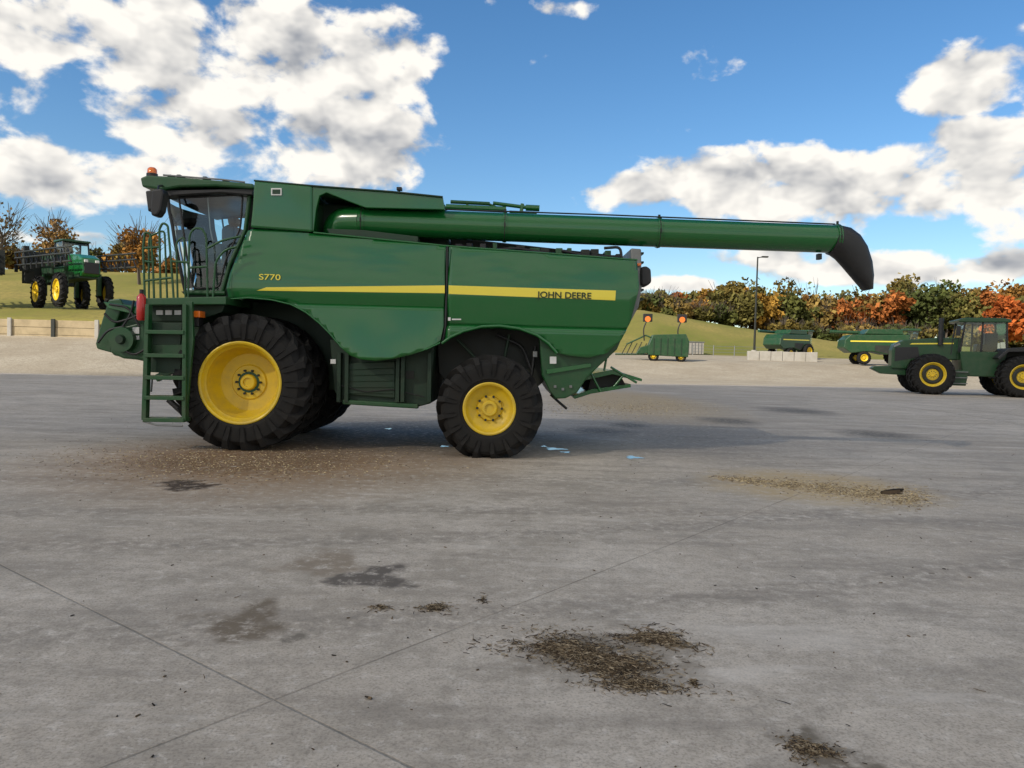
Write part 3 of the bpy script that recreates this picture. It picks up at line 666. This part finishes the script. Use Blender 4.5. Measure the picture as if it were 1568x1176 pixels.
# ================================================================== GENERIC FARM MACHINES
def artic_tractor(loc, rz):
    e = empty("articulated_tractor", loc, rz, 1.04)
    for nm, x in (("front", 0.0), ("rear", 4.1)):
        wheel(nm+"_wheel", e, x, 1.05, 0.0, 1.08, 0.62, 0.62, 0.2, 1, 20, 44, lug=.08)
        wheel(nm+"_inner_wheel", e, x, 1.05, 0.72, 1.08, 0.62, 0.55, 0.2, 1, 20, 36)
        wheel(nm+"_wheel_far", e, x, 1.05, 3.9, 1.08, 0.62, 0.62, 0.2, -1, 20, 36)
        revolve(nm+"_wheel_recess", [(.145, .50), (.10, .42), (.11, .33), (.165, .30)], x, 0.0, 1.05, DARK, e, 36)
        box(nm+"_axle", (x-.25, .7, .8), (x+.25, 3.4, 1.3), GREENK, e)
    prism("hood", [(-1.75, 2.3), (-1.65, 2.62), (-1.2, 2.85), (0.4, 3.0), (1.6, 3.02), (1.6, 1.85), (-0.8, 1.75), (-1.0, 1.3), (-1.75, 1.3)], 1.45, 2.55, GREENF, e, .06, False)
    prism("front_hitch", [(-2.75, 1.28), (-2.6, 1.4), (-1.7, 1.45), (-1.0, 1.4), (-1.0, .95), (-2.2, 1.0)], 1.6, 2.4, GREENF, e, .04, False)
    prism("hood_stripe", [(-.9, 2.62), (1.2, 2.68), (1.2, 2.75), (-.8, 2.69)], 1.43, 1.44, YSTR, e, 0, False)
    prism("hood_grille", [(-1.6, 2.45), (-0.5, 2.5), (-0.4, 1.95), (-1.6, 1.7)], 1.42, 1.44, BLK, e, 0, False)
    prism("nose_lamp", [(-1.7, 2.55), (-1.4, 2.7), (-1.35, 2.6), (-1.66, 2.45)], 1.41, 1.43, GREY, e, 0, False)
    tube("exhaust_stack", [(0.55, 1.35, 2.6), (0.55, 1.35, 3.1), (0.55, 1.35, 4.05)], 0.12, BLK, e, 14)
    tube("air_intake", [(0.8, 2.2, 2.9), (0.8, 2.2, 3.4)], 0.12, BLK, e, 14)
    prism("cab_lower", [(1.4, 2.3), (3.6, 2.3), (3.4, 1.0), (1.6, 1.0)], 1.0, 3.0, GREENF, e, .05, False)
    prism("cab_interior", [(2.7, 3.3), (3.3, 3.3), (3.3, 2.3), (2.3, 2.3), (2.35, 2.7), (2.7, 2.7)], 1.6, 2.4, BLK, e, .05, False)
    prism("cab_glazing", [(1.6, 3.82), (3.5, 3.82), (3.6, 2.3), (1.4, 2.3)], 1.05, 2.95, GLASS, e, 0, False)
    for i, (x0, x1) in enumerate(((1.42, 1.6), (2.4, 2.42), (3.58, 3.5))):
        for y in (1.03, 2.97): tube("cab_pillar_%d" % i, [(x0, y, 2.3), (x1, y, 3.85)], .05, BLK, e, 6)
    prism("cab_roof", [(1.3, 3.82), (3.7, 3.82), (3.65, 4.0), (3.3, 4.06), (1.6, 4.06), (1.25, 3.95)], .9, 3.1, GREENF, e, .05, False)
    prism("steps", [(1.0, 1.3), (1.8, 1.3), (1.7, .5), (1.05, .5)], .75, 1.0, GREENF, e, .02, False)
    for i in range(3): box("step_tread_%d" % i, (1.02, .6, .6+.3*i), (1.75, .9, .64+.3*i), GREY, e, .005)
    prism("rear_fender", [(2.9, 2.0), (3.4, 2.5), (4.8, 2.6), (5.3, 2.3), (5.3, 2.2), (4.8, 2.35), (3.4, 2.3), (3.0, 1.9)], .1, 3.8, BLK, e, .02, False)
    prism("rear_frame", [(3.3, 2.3), (5.4, 2.5), (5.6, 1.3), (3.2, .9)], 1.2, 2.7, DARK, e, .05, False)
    prism("rear_mirror", [(1.1, 3.6), (1.3, 3.6), (1.3, 3.1), (1.1, 3.1)], .55, .65, BLK, e, .02, False)
    tube("mirror_arm", [(1.2, .6, 3.5), (1.5, 1.0, 3.7)], .02, BLK, e, 6)
    tube("cab_handrail", [(1.35, .95, 2.2), (1.3, .9, 3.0), (1.0, .8, 2.9), (.95, .8, 2.1)], .025, BLK, e, 6)
    return e
tl = P(1418, 603, 42.4)
artic_tractor((tl[0]-.2, 41.4, 0), rad(-17))

def sprayer(loc, rz):     # local x forward, y = towards far side
    e = empty("self_propelled_sprayer", loc, rz, 1.17)
    for nm, x in (("rear", 0.0), ("front", 3.9)):
        wheel(nm+"_wheel", e, x, 1.0, 0.0, 1.02, 0.62, 0.42, 0.12, 1, 18, 40)
        wheel(nm+"_wheel_far", e, x, 1.0, 2.9, 1.02, 0.62, 0.42, 0.12, -1, 18, 32)
        for y in (0.55, 2.35):
            box(nm+"_leg_%d" % y, (x-.12, y-.12, .8), (x+.12, y+.12, 2.1), GREENF, e)
        box(nm+"_axle", (x-.12, .5, 1.9), (x+.12, 2.4, 2.1), GREENF, e)
    box("frame", (-.9, .95, 1.7), (5.0, 1.95, 2.0), GREENK, e)
    prism("hood", [(2.9, 3.25), (4.6, 3.1), (5.3, 2.85), (5.45, 2.0), (5.2, 1.8), (2.9, 1.9)], .95, 1.95, GREEN, e, .08, False)
    box("grille", (5.38, 1.05, 1.95), (5.47, 1.85, 2.6), BLK, e, .03)
    for y in (1.05, 1.65): box("headlamp_%d" % (y*10), (5.36, y, 2.6), (5.46, y+.2, 2.75), WHITE, e, .02)
    prism("cab_glazing", [(1.3, 4.0), (2.7, 4.0), (3.0, 2.5), (1.2, 2.5)], .75, 2.15, GLASS, e, 0, False)
    prism("cab_base", [(1.2, 2.5), (3.0, 2.5), (2.9, 1.9), (1.2, 1.9)], .72, 2.18, GREENF, e, .04, False)
    prism("cab_roof", [(1.15, 4.0), (2.9, 4.0), (2.85, 4.12), (1.3, 4.15)], .65, 2.25, GREENF, e, .05, False)
    for x0, x1 in ((1.2, 1.3), (3.0, 2.7)):
        for y in (.76, 2.14): tube("cab_pillar_%d_%d" % (x0*10, y*10), [(x0, y, 2.5), (x1, y, 4.0)], .05, BLK, e, 6)
    prism("seat", [(1.6, 3.3), (1.75, 3.3), (1.85, 2.85), (2.3, 2.85), (2.3, 2.6), (1.6, 2.6)], 1.2, 1.7, BLK, e, .04, False)
    prism("product_tank", [(-.9, 3.4), (.9, 3.45), (1.1, 3.1), (1.0, 2.0), (-.8, 2.0), (-1.1, 2.6)], .6, 2.3, GREENK, e, .15, False)
    for s, y in enumerate((-.25, 3.15)):
        for j, z in enumerate((2.65, 3.1, 3.45)):
            tube("boom_%d_chord_%d" % (s, j), [(-3.2, y, z+.15), (7.4, y, z-.25)], .055, DARK, e, 6)
        pts = []
        for k in range(22): pts.append((-3.2+k*.5, y+.05*(k % 2), (2.8 if k % 2 else 3.55)-.4*k/18))
        tube("boom_%d_lattice" % s, pts, .04, BLK, e, 5)
        box("boom_%d_pivot" % s, (-1.6, min(y, y+.3), 2.3), (-1.2, max(y, y+.3), 3.9), DARK, e)
        for k in range(9): box("boom_%d_nozzle_%d" % (s, k), (-3+k*1.1, y-.08, 2.35), (-2.8+k*1.1, y+.08, 2.75), BLK, e)
    box("boom_rack", (-1.9, -.2, 1.6), (-1.3, 3.1, 3.6), DARK, e, .03)
    prism("ladder", [(2.2, 1.9), (2.6, 1.9), (2.9, .6), (2.5, .6)], .5, .58, GREY, e, .01, False)
    return e
s0 = P(44, 472, 55)
sprayer((s0[0]+.1, 55.5, float(hgt(s0[0], 55.5))-.02), rad(-43))
s1 = P(-40, 470, 53)
sprayer((s1[0]-4.8, 56, float(hgt(s1[0]-3, 56))-.05), rad(-60))

def far_combine(loc, rz, s=1.0):
    e = empty("combine_harvester", loc, rz, s)
    wheel("front_wheel", e, 0, .95, 0, .95, .5, .6, .2, 1, 18, 36); wheel("front_wheel_far", e, 0, .95, 3.2, .95, .5, .6, .2, -1, 18, 30)
    wheel("rear_wheel", e, 3.6, .65, .1, .66, .34, .45, .15, 1, 16, 30); wheel("rear_wheel_far", e, 3.6, .65, 3.1, .66, .34, .45, .15, -1, 16, 30)
    prism("body", [(-.6, 3.0), (4.9, 2.9), (5.4, 2.4), (5.5, 1.6), (4.8, 1.1), (2.8, 1.3), (1.4, 1.0), (.9, 1.4), (-.6, 1.9)], .35, 2.85, GREENF, e, .08, False)
    prism("tank", [(.1, 3.5), (3.2, 3.5), (3.6, 3.0), (-.1, 3.0)], .5, 2.7, GREENF, e, .05, False)
    prism("stripe", [(-.3, 2.25), (4.9, 2.2), (4.9, 2.32), (-.3, 2.37)], .34, .345, YSTR, e, 0, False)
    prism("stripe_far", [(-.3, 2.25), (4.9, 2.2), (4.9, 2.32), (-.3, 2.37)], 2.856, 2.86, YSTR, e, 0, False)
    prism("side_recess", [(.8, 1.9), (2.6, 1.9), (2.6, 1.35), (1.3, 1.1)], .33, 2.87, DARK, e, 0, False)
    prism("cab_glazing", [(-1.5, 3.4), (-.55, 3.4), (-.6, 1.9), (-1.3, 1.9)], .7, 2.5, GLASS, e, 0, False)
    prism("cab_roof", [(-1.75, 3.4), (-.45, 3.4), (-.45, 3.62), (-1.6, 3.62)], .6, 2.6, GREENF, e, .05, False)
    prism("operator_seat", [(-1.0, 3.0), (-.8, 3.0), (-.8, 2.0), (-1.2, 2.0), (-1.2, 2.4), (-1.0, 2.4)], 1.3, 1.8, BLK, e, .03, False)
    prism("cab_floor", [(-1.4, 1.95), (-.5, 1.95), (-.5, 1.4), (-1.2, 1.4)], .7, 2.5, GREENK, e, .03, False)
    prism("feeder_house", [(-1.0, 1.7), (-.3, 1.4), (-.6, .8), (-2.3, .3), (-2.4, 1.0)], 1.0, 2.2, GREENF, e, .05, False)
    tube("unloading_auger", [(.8, .3, 3.1), (3.0, .25, 3.2), (6.2, .25, 3.25)], .17, GREENF, e, 14)
    prism("ladder", [(-1.5, 1.6), (-1.1, 1.6), (-1.2, .4), (-1.6, .4)], .1, .2, GREENF, e, .02, False)
    return e
def place(u, D): x = P(u, 560, D)[0]; return (x, D, float(hgt(x, D))-.02)
far_combine(place(1366, 74), rad(180-8)+0.0, .95)
far_combine(place(1205, 86), rad(180+35), .88)

# platform header on trailer with amber lamps
x, y, z = place(992, 71)
e = empty("header_trailer", (x, y, z), rad(-6), 1.25)
prism("header_body", [(0, .45), (2.9, .35), (2.95, 1.5), (2.7, 2.05), (.3, 1.95), (0.0, 1.2)], 0, 1.4, GREENF, e, .05, False)
for i in range(5): box("body_rib_%d" % i, (.35+i*.5, -.04, .5), (.42+i*.5, -.002, 1.7), GREENK, e, .01)
prism("header_end_shield", [(-.9, .5), (.2, .6), (.3, 1.3), (-.6, 1.0)], .1, .3, GREENF, e, .03, False)
for i, xx in enumerate((-.3, 2.2)):
    tube("lamp_arm_%d" % i, fil([(xx, .3, 1.5), (xx-.1, .3, 2.4), (xx+.15, .3, 3.0)], .3), .045, BLK, e, 8)
    prism("lamp_housing_%d" % i, [(xx-.15, 2.9), (xx+.55, 2.9), (xx+.55, 3.5), (xx-.15, 3.5)], .25, .33, BLK, e, .08, False)
    tube("amber_lamp_%d" % i, [(xx+.2, .16, 3.1), (xx+.2, .26, 3.1)], .21, ORANGE, e, 16)
for xx in (.4, 2.4):
    wheel("trailer_wheel_%d" % (xx*10), e, xx, .38, .1, .4, .2, .22, .05, 1, 14, 24, lug=.02, simple=True)
tube("drawbar", [(0, .7, .5), (-2.4, .7, .45)], .06, GREENF, e, 8)
tube("frame_tube", [(-1.6, .4, 1.2), (-.2, .4, 1.9), (.6, .4, 1.6)], .06, GREENF, e, 8)
for i in range(5): tube("reel_arm_%d" % i, [(-1.9+i*.35, .5, .5), (-1.5+i*.35, .6, 1.3+.1*(i % 2))], .035, DARK, e, 5)
# storage bin by the hill
x, y, z = place(1046, 92)
e = empty("storage_container", (x, y, z), rad(12))
box("shell", (0, 0, 0.1), (2.6, 2, 1.5), CONC, e, .04)
box("lid", (-.05, -.05, 1.5), (2.65, 2.05, 1.62), GREY, e, .02)
for i in range(6): box("rib_%d" % i, (.15+i*.42, -.05, .15), (.22+i*.42, -.002, 1.45), GREY, e, .01)

# light pole
x, y, z = place(1154, 86)
e = empty("light_pole", (x, y, z))
tube("concrete_base", [(0, 0, -.1), (0, 0, .85)], .32, CONC, e, 20)
tube("shaft", [(0, 0, .85), (0, 0, 5), (0, 0, 11.2)], [.13, .11, .08], DARK, e, 12)
tube("arm", [(0, 0, 11.1), (.7, 0, 11.25)], .05, DARK, e, 8)
box("luminaire", (.45, -.2, 11.15), (1.15, .2, 11.3), DARK, e, .03)
# concrete blocks
x, y, z = place(1145, 80)
e = empty("concrete_barrier", (x, y, z), rad(-4))
for i in range(6):
    prism("block_%d" % i, [(i*1.18, -.1), (i*1.18+1.14, -.1), (i*1.18+1.14, .95+.03*(i % 3)), (i*1.18, .95+.02*(i % 2))], 0, .6, CONC, e, .04, False)
x, y, z = place(1060, 90)
e = empty("wire_fence", (x, y, z), rad(-3))
for i in range(6): tube("post_%d" % i, [(i*2.4, 0, -.3), (i*2.4, 0, 1.2)], .06, GREY, e, 6)
for j in range(3): tube("wire_%d" % j, [(0, 0, .4+.35*j), (12, 0, .4+.35*j)], .02, GREY, e, 5)

# retaining wall (left)
xr = P(153, 500, 48)[0]
e = empty("retaining_wall", (xr, 47.7, float(hgt(xr-8, 47.6))))
for i in range(16):
    w_ = 2.7
    for j in range(3):
        box("plank_%d_%d" % (i, j), (-(i+1)*w_+.03, 0.0+0.01*((i+j) % 3), -.35+.47*j), (-i*w_-.02, .3, -.35+.47*(j+1)-.02), TANW, e, .015)
    box("post_%d" % i, (-i*w_-.12, -.12, -.4), (-i*w_+.12, -.005, 1.12), DARK if i % 2 else CONC, e, .02)

# ================================================================== TREES
LEAF = attr_mat("foliage"); 
PAL = [(0.095, 0.100, 0.028), (0.13, 0.115, 0.034), (0.17, 0.13, 0.036), (0.27, 0.14, 0.036), (0.30, 0.105, 0.03), (0.22, 0.15, 0.044), (0.07, 0.085, 0.026), (0.36, 0.21, 0.042)]
def trees(name, specs, leaf=0.36, nleaf=1250):
    V, F, C = [], [], []; nv = 0
    for (x, y, z, h, r, col, dens) in specs:
        segs = [((0, 0, -.3), (random.uniform(-.3, .3), random.uniform(-.3, .3), h*.55), h*.02+.06, h*.012)]
        for k in range(9 if dens > .5 else 26):
            a = random.uniform(0, 6.28); z0 = h*random.uniform(.28, .6); l = r*random.uniform(.5, 1.0)
            e1 = (math.cos(a)*l, math.sin(a)*l, z0+h*random.uniform(.12, .38))
            segs.append(((0, 0, z0), e1, h*.009, .025))
            if dens <= .5:
                for q in range(3):
                    segs.append((tuple(c*.6 for c in e1[:2])+(z0+(e1[2]-z0)*.6,), (e1[0]+random.uniform(-1, 1), e1[1]+random.uniform(-1, 1), e1[2]+random.uniform(0, 1.6)), .035, .015))
        for (a, b_, r0, r1) in segs:
            a, b_ = np.array(a), np.array(b_)
            for c, rr in ((a, r0), (b_, r1)):
                for k in range(4):
                    an = k*math.pi/2; V.append([x+c[0]+rr*math.cos(an), y+c[1]+rr*math.sin(an), z+c[2]]); C.append((.12, .10, .08, 1))
            for k in range(4): F.append((nv+k, nv+(k+1) % 4, nv+4+(k+1) % 4, nv+4+k))
            nv += 8
        nl = int(nleaf*dens)
        if nl < 5: continue
        K = 18
        lob = np.random.normal(size=(K, 3)); lob /= np.linalg.norm(lob, axis=1)[:, None]
        lob *= np.random.uniform(.35, .85, (K, 1)); lob = lob*np.array([r, r, h*.38])+np.array([0, 0, h*.58])
        lr = np.random.uniform(.25, .5, K)*r
        lc = np.random.uniform(.65, 1.35, K)
        k = np.random.randint(0, K, nl)
        d = np.random.normal(size=(nl, 3)); d /= np.linalg.norm(d, axis=1)[:, None]
        c = lob[k]+d*(lr[k]*np.random.uniform(.55, 1.1, nl))[:, None]*np.array([1, 1, .85])
        c += np.array([x, y, z])
        s = leaf*np.random.uniform(.5, 1.2, nl)
        t1 = np.random.normal(size=(nl, 3)); t1 /= np.linalg.norm(t1, axis=1)[:, None]
        t2 = np.cross(t1, np.random.normal(size=(nl, 3))); t2 /= np.linalg.norm(t2, axis=1)[:, None]
        t1 *= s[:, None]; t2 *= s[:, None]*.75
        quad = np.stack([c-t1-t2, c+t1-t2*.6, c+t1*.8+t2, c-t1*.7+t2], 1).reshape(-1, 3)
        V.extend(quad.tolist())
        cl = np.array(col)[None]*(lc[k]*np.random.uniform(.7, 1.3, nl))[:, None]
        cl = np.repeat(np.concatenate([cl, np.ones((nl, 1))], 1), 4, 0); C.extend(map(tuple, cl.tolist()))
        F.extend((nv+np.arange(nl*4).reshape(-1, 4)).tolist()); nv += nl*4
    me = bpy.data.meshes.new(name); me.from_pydata(V, [], F)
    at = me.color_attributes.new("col", 'FLOAT_COLOR', 'POINT'); at.data.foreach_set("color", np.array(C, dtype=np.float32).ravel())
    me.materials.append(LEAF); COL.objects.link(bpy.data.objects.new(name, me))
ts = []
for row, yy in enumerate((134, 142, 152)):
    xx = 12.0
    while xx < 135:
        top = np.interp(xx*150/yy, [22, 28, 40, 60, 78, 100, 140], [13.2, 14.8, 17.8, 17.2, 19.6, 19.0, 19.5])*yy/150
        gz = float(hgt(xx, yy)); h = (top-gz)*random.uniform(.84, 1.06)-(1.5 if row == 0 else 0)
        cidx = random.choices(range(8), [2.5, 3.5, 4, 3+3*(xx > 70), 2+3*(xx > 72), 4, 2, 1.5])[0]
        ts.append((xx, yy+random.uniform(-3, 3), gz, max(h, 3.5), max(2.6, h*.38), PAL[cidx], 1.0 if random.random() < .93 else .3))
        xx += random.uniform(2.8, 4.4)
for i in range(80):
    xx = random.uniform(12, 130); yy = random.uniform(128, 132); ts.append((xx, yy, float(hgt(xx, yy))-.3, random.uniform(2.2, 4.6), random.uniform(1.5, 2.4), random.choice(PAL[:4]+PAL[5:7]), .5))
trees("distant_tree_line", ts)
x = P(1543, 500, 105)[0]
trees("autumn_tree", [(x, 106, float(hgt(x, 106)), 8.5, 2.9, (.38, .10, .025), 1)], .3, 1800)
# left trees
ts = []
for i in range(30):
    yy = random.uniform(92, 125); u = random.uniform(-120, 330); xx = (u-784)/1178*yy
    col = random.choice([PAL[2], PAL[3], PAL[5], PAL[0], (0.28, .13, .04)]); ts.append((xx, yy, float(hgt(xx, yy)), random.uniform(3.0, 5.5), 2.0, col, random.choice([.15, .3, 1, .5])))
trees("hillside_tree_line", ts, .3, 900)
for u, D, h, c_, dn in ((212, 75, 6.6, (.34, .17, .045), .5), (80, 88, 6.5, (.30, .18, .07), .35), (2, 80, 8.0, (.2, .14, .07), .10), (190, 90, 4.6, PAL[5], .5)):
    x = (u-784)/1178*D
    trees("autumn_tree", [(x, D, float(hgt(x, D)), h, h*.33, c_, dn)], .17, 2200)

# ================================================================== LIGHT, SKY
el = rad(33); az = rad(228)     # azimuth clockwise from +Y : behind the camera, to the left
sd = Vector((math.sin(az)*math.cos(el), math.cos(az)*math.cos(el), math.sin(el)))
L = bpy.data.lights.new("sun", 'SUN'); L.energy = 4.8; L.angle = rad(.6); L.color = (1, .92, .80)
lo = bpy.data.objects.new("sun", L); COL.objects.link(lo); lo.rotation_mode = 'QUATERNION'; lo.rotation_quaternion = sd.to_track_quat('Z', 'Y')
lo.location = (0, -20, 40)
# unseen sheet added high behind the camera, outlined to dim sun on the foreground pavement
cf = [(-170, 33), (-60, 35), (-30, 36), (-12, 40), (5, 45), (22, 51), (45, 56.5), (95, 58.5), (190, 60), (190, -30), (150, -55), (60, -62), (-40, -58), (-140, -62), (-175, -30)]
bm = bmesh.new(); H = 120.0; off = sd*(H/sd.z)
f = bm.faces.new([bm.verts.new((a, b_, 0)) for a, b_ in cf])
for v_ in np.arange(-170, 190, 9):
    bmesh.ops.bisect_plane(bm, geom=bm.verts[:]+bm.edges[:]+bm.faces[:], plane_co=(v_, 0, 0), plane_no=(1, 0, 0), dist=1e-4)
for v_ in np.arange(-60, 60, 9):
    bmesh.ops.bisect_plane(bm, geom=bm.verts[:]+bm.edges[:]+bm.faces[:], plane_co=(0, v_, 0), plane_no=(0, 1, 0), dist=1e-4)
ext = bmesh.ops.extrude_face_region(bm, geom=bm.faces[:])
for g_ in ext['geom']:
    if isinstance(g_, bmesh.types.BMVert): g_.co.z += 3+3*abs(math.sin(g_.co.x*.13)*math.cos(g_.co.y*.17)); g_.co.y -= 8; g_.co.x = g_.co.x*.97-8
for v_ in bm.verts: v_.co += off
bmesh.ops.recalc_face_normals(bm, faces=bm.faces)
me = bpy.data.meshes.new("sun_blocker"); bm.to_mesh(me); bm.free()
m, nt, b = newmat("sun_blocker_veil"); b.inputs['Base Color'].default_value = (.9, .9, .9, 1); b.inputs['Roughness'].default_value = 1
tr = nt.nodes.new('ShaderNodeBsdfTransparent'); mx = nt.nodes.new('ShaderNodeMixShader'); mx.inputs[0].default_value = .55
nt.links.new(b.outputs[0], mx.inputs[2]); nt.links.new(tr.outputs[0], mx.inputs[1]); nt.links.new(mx.outputs[0], nt.nodes['Material Output'].inputs[0])
me.materials.append(m); 
for p in me.polygons: p.use_smooth = True
COL.objects.link(bpy.data.objects.new("sun_blocker", me))

W = bpy.data.worlds.new("World"); sc.world = W; W.use_nodes = True; nt = W.node_tree
bg = nt.nodes['Background']; STR = 0.15; bg.inputs[1].default_value = STR
sky = nt.nodes.new('ShaderNodeTexSky'); sky.sky_type = 'NISHITA'; sky.sun_disc = False
sky.sun_elevation = el; sky.sun_rotation = az; sky.air_density = 1.0; sky.dust_density = 0.5; sky.ozone_density = 2.4
tc = nt.nodes.new('ShaderNodeTexCoord').outputs['Generated']
sx = nt.nodes.new('ShaderNodeSeparateXYZ'); nt.links.new(tc, sx.inputs[0])
azn = mth(nt, 'ARCTAN2', sx.outputs[0], sx.outputs[1]); eln = mth(nt, 'ARCSINE', sx.outputs[2])
cb = nt.nodes.new('ShaderNodeCombineXYZ'); nt.links.new(azn, cb.inputs[0]); nt.links.new(eln, cb.inputs[1])
vec = cb.outputs[0]
def dirv2(u, v):
    x, y, z = ray(u, v); l = math.sqrt(x*x+y*y+z*z); return math.atan2(x, y), math.asin(z/l)
mask = None
ELL = [(330, 80, 390, 120, .97), (70, 265, 270, 60, .95), (530, 225, 180, 100, 1.05), (300, 190, 190, 70, .95), (590, 90, 110, 80, 1), (70, 50, 200, 60, .92), (970, 295, 110, 40, 1), (1060, 275, 110, 50, 1), (1180, 285, 200, 70, 1.05), (1390, 280, 260, 85, 1.05), (1490, 120, 120, 65, 1.05), (1500, 215, 120, 50, 1),
       (1380, 412, 330, 32, 1.0), (870, 14, 60, 20, .75), (1190, 395, 160, 24, .95), (1060, 435, 120, 18, .9), (120, 365, 200, 18, .7), (1700, 200, 200, 200, .8), (-200, 150, 250, 200, .9)]
for (u, v, ru, rv, wt) in ELL:
    a, e_ = dirv2(u, v); 
    mp = mapping(nt, vec, loc=(a, e_, 0), scale=(ru/FOC*math.cos(a)**1.5+0.0, rv/FOC*math.cos(a), 1), typ='TEXTURE')
    f = mth(nt, 'MULTIPLY', mapr(nt, vlen(nt, mp), 1.35, .3, 0, 1, True), wt)
    mask = f if mask is None else mth(nt, 'MAXIMUM', mask, f)
back = mapr(nt, sx.outputs[1], .3, -.1, 0, .85)  # unseen cover behind the camera, raised to make the sky light more neutral
mask = mth(nt, 'MAXIMUM', mask, back)
def cloudn(v, det):
    v2 = mapping(nt, v, scale=(1, 1.45, 1))
    a = noise(nt, v2, 15, det, .54, .15); c = noise(nt, v2, 6.0, 2, .5)
    s = mth(nt, 'ADD', mth(nt, 'MULTIPLY', a, .6), mth(nt, 'MULTIPLY', c, .4))
    return mth(nt, 'ADD', mth(nt, 'MULTIPLY', s, 2.1), -.55)
n0 = cloudn(vec, 7); nl0 = cloudn(vec, 3); n1 = cloudn(mapping(nt, vec, loc=(-.010, .026, 0)), 3)
dens = mth(nt, 'ADD', n0, mth(nt, 'MULTIPLY', mask, .50))
cov = mapr(nt, dens, .73, .93, 0, 1, True)
lit = mth(nt, 'ADD', mth(nt, 'MULTIPLY', mth(nt, 'SUBTRACT', nl0, n1), 2.3), .80)
thick = mapr(nt, dens, .95, 1.3, 0, .55)
lit = mth(nt, 'SUBTRACT', lit, thick)
lit = mth(nt, 'ADD', lit, mth(nt, 'MULTIPLY', mth(nt, 'SUBTRACT', n0, nl0), 1.2), True)
K = 1/STR
ccol = mixc(nt, lit, (.36*K, .38*K, .42*K), (1.04*K, 1.0*K, .93*K))
hs = nt.nodes.new('ShaderNodeHueSaturation'); hs.inputs['Saturation'].default_value = 1.25; hs.inputs['Value'].default_value = 1.0
nt.links.new(sky.outputs[0], hs.inputs['Color'])
nt.links.new(mixc(nt, cov, hs.outputs[0], ccol), bg.inputs[0])
try:
    W.cycles.sampling_method = 'MANUAL'; W.cycles.sample_map_resolution = 512
except Exception: pass
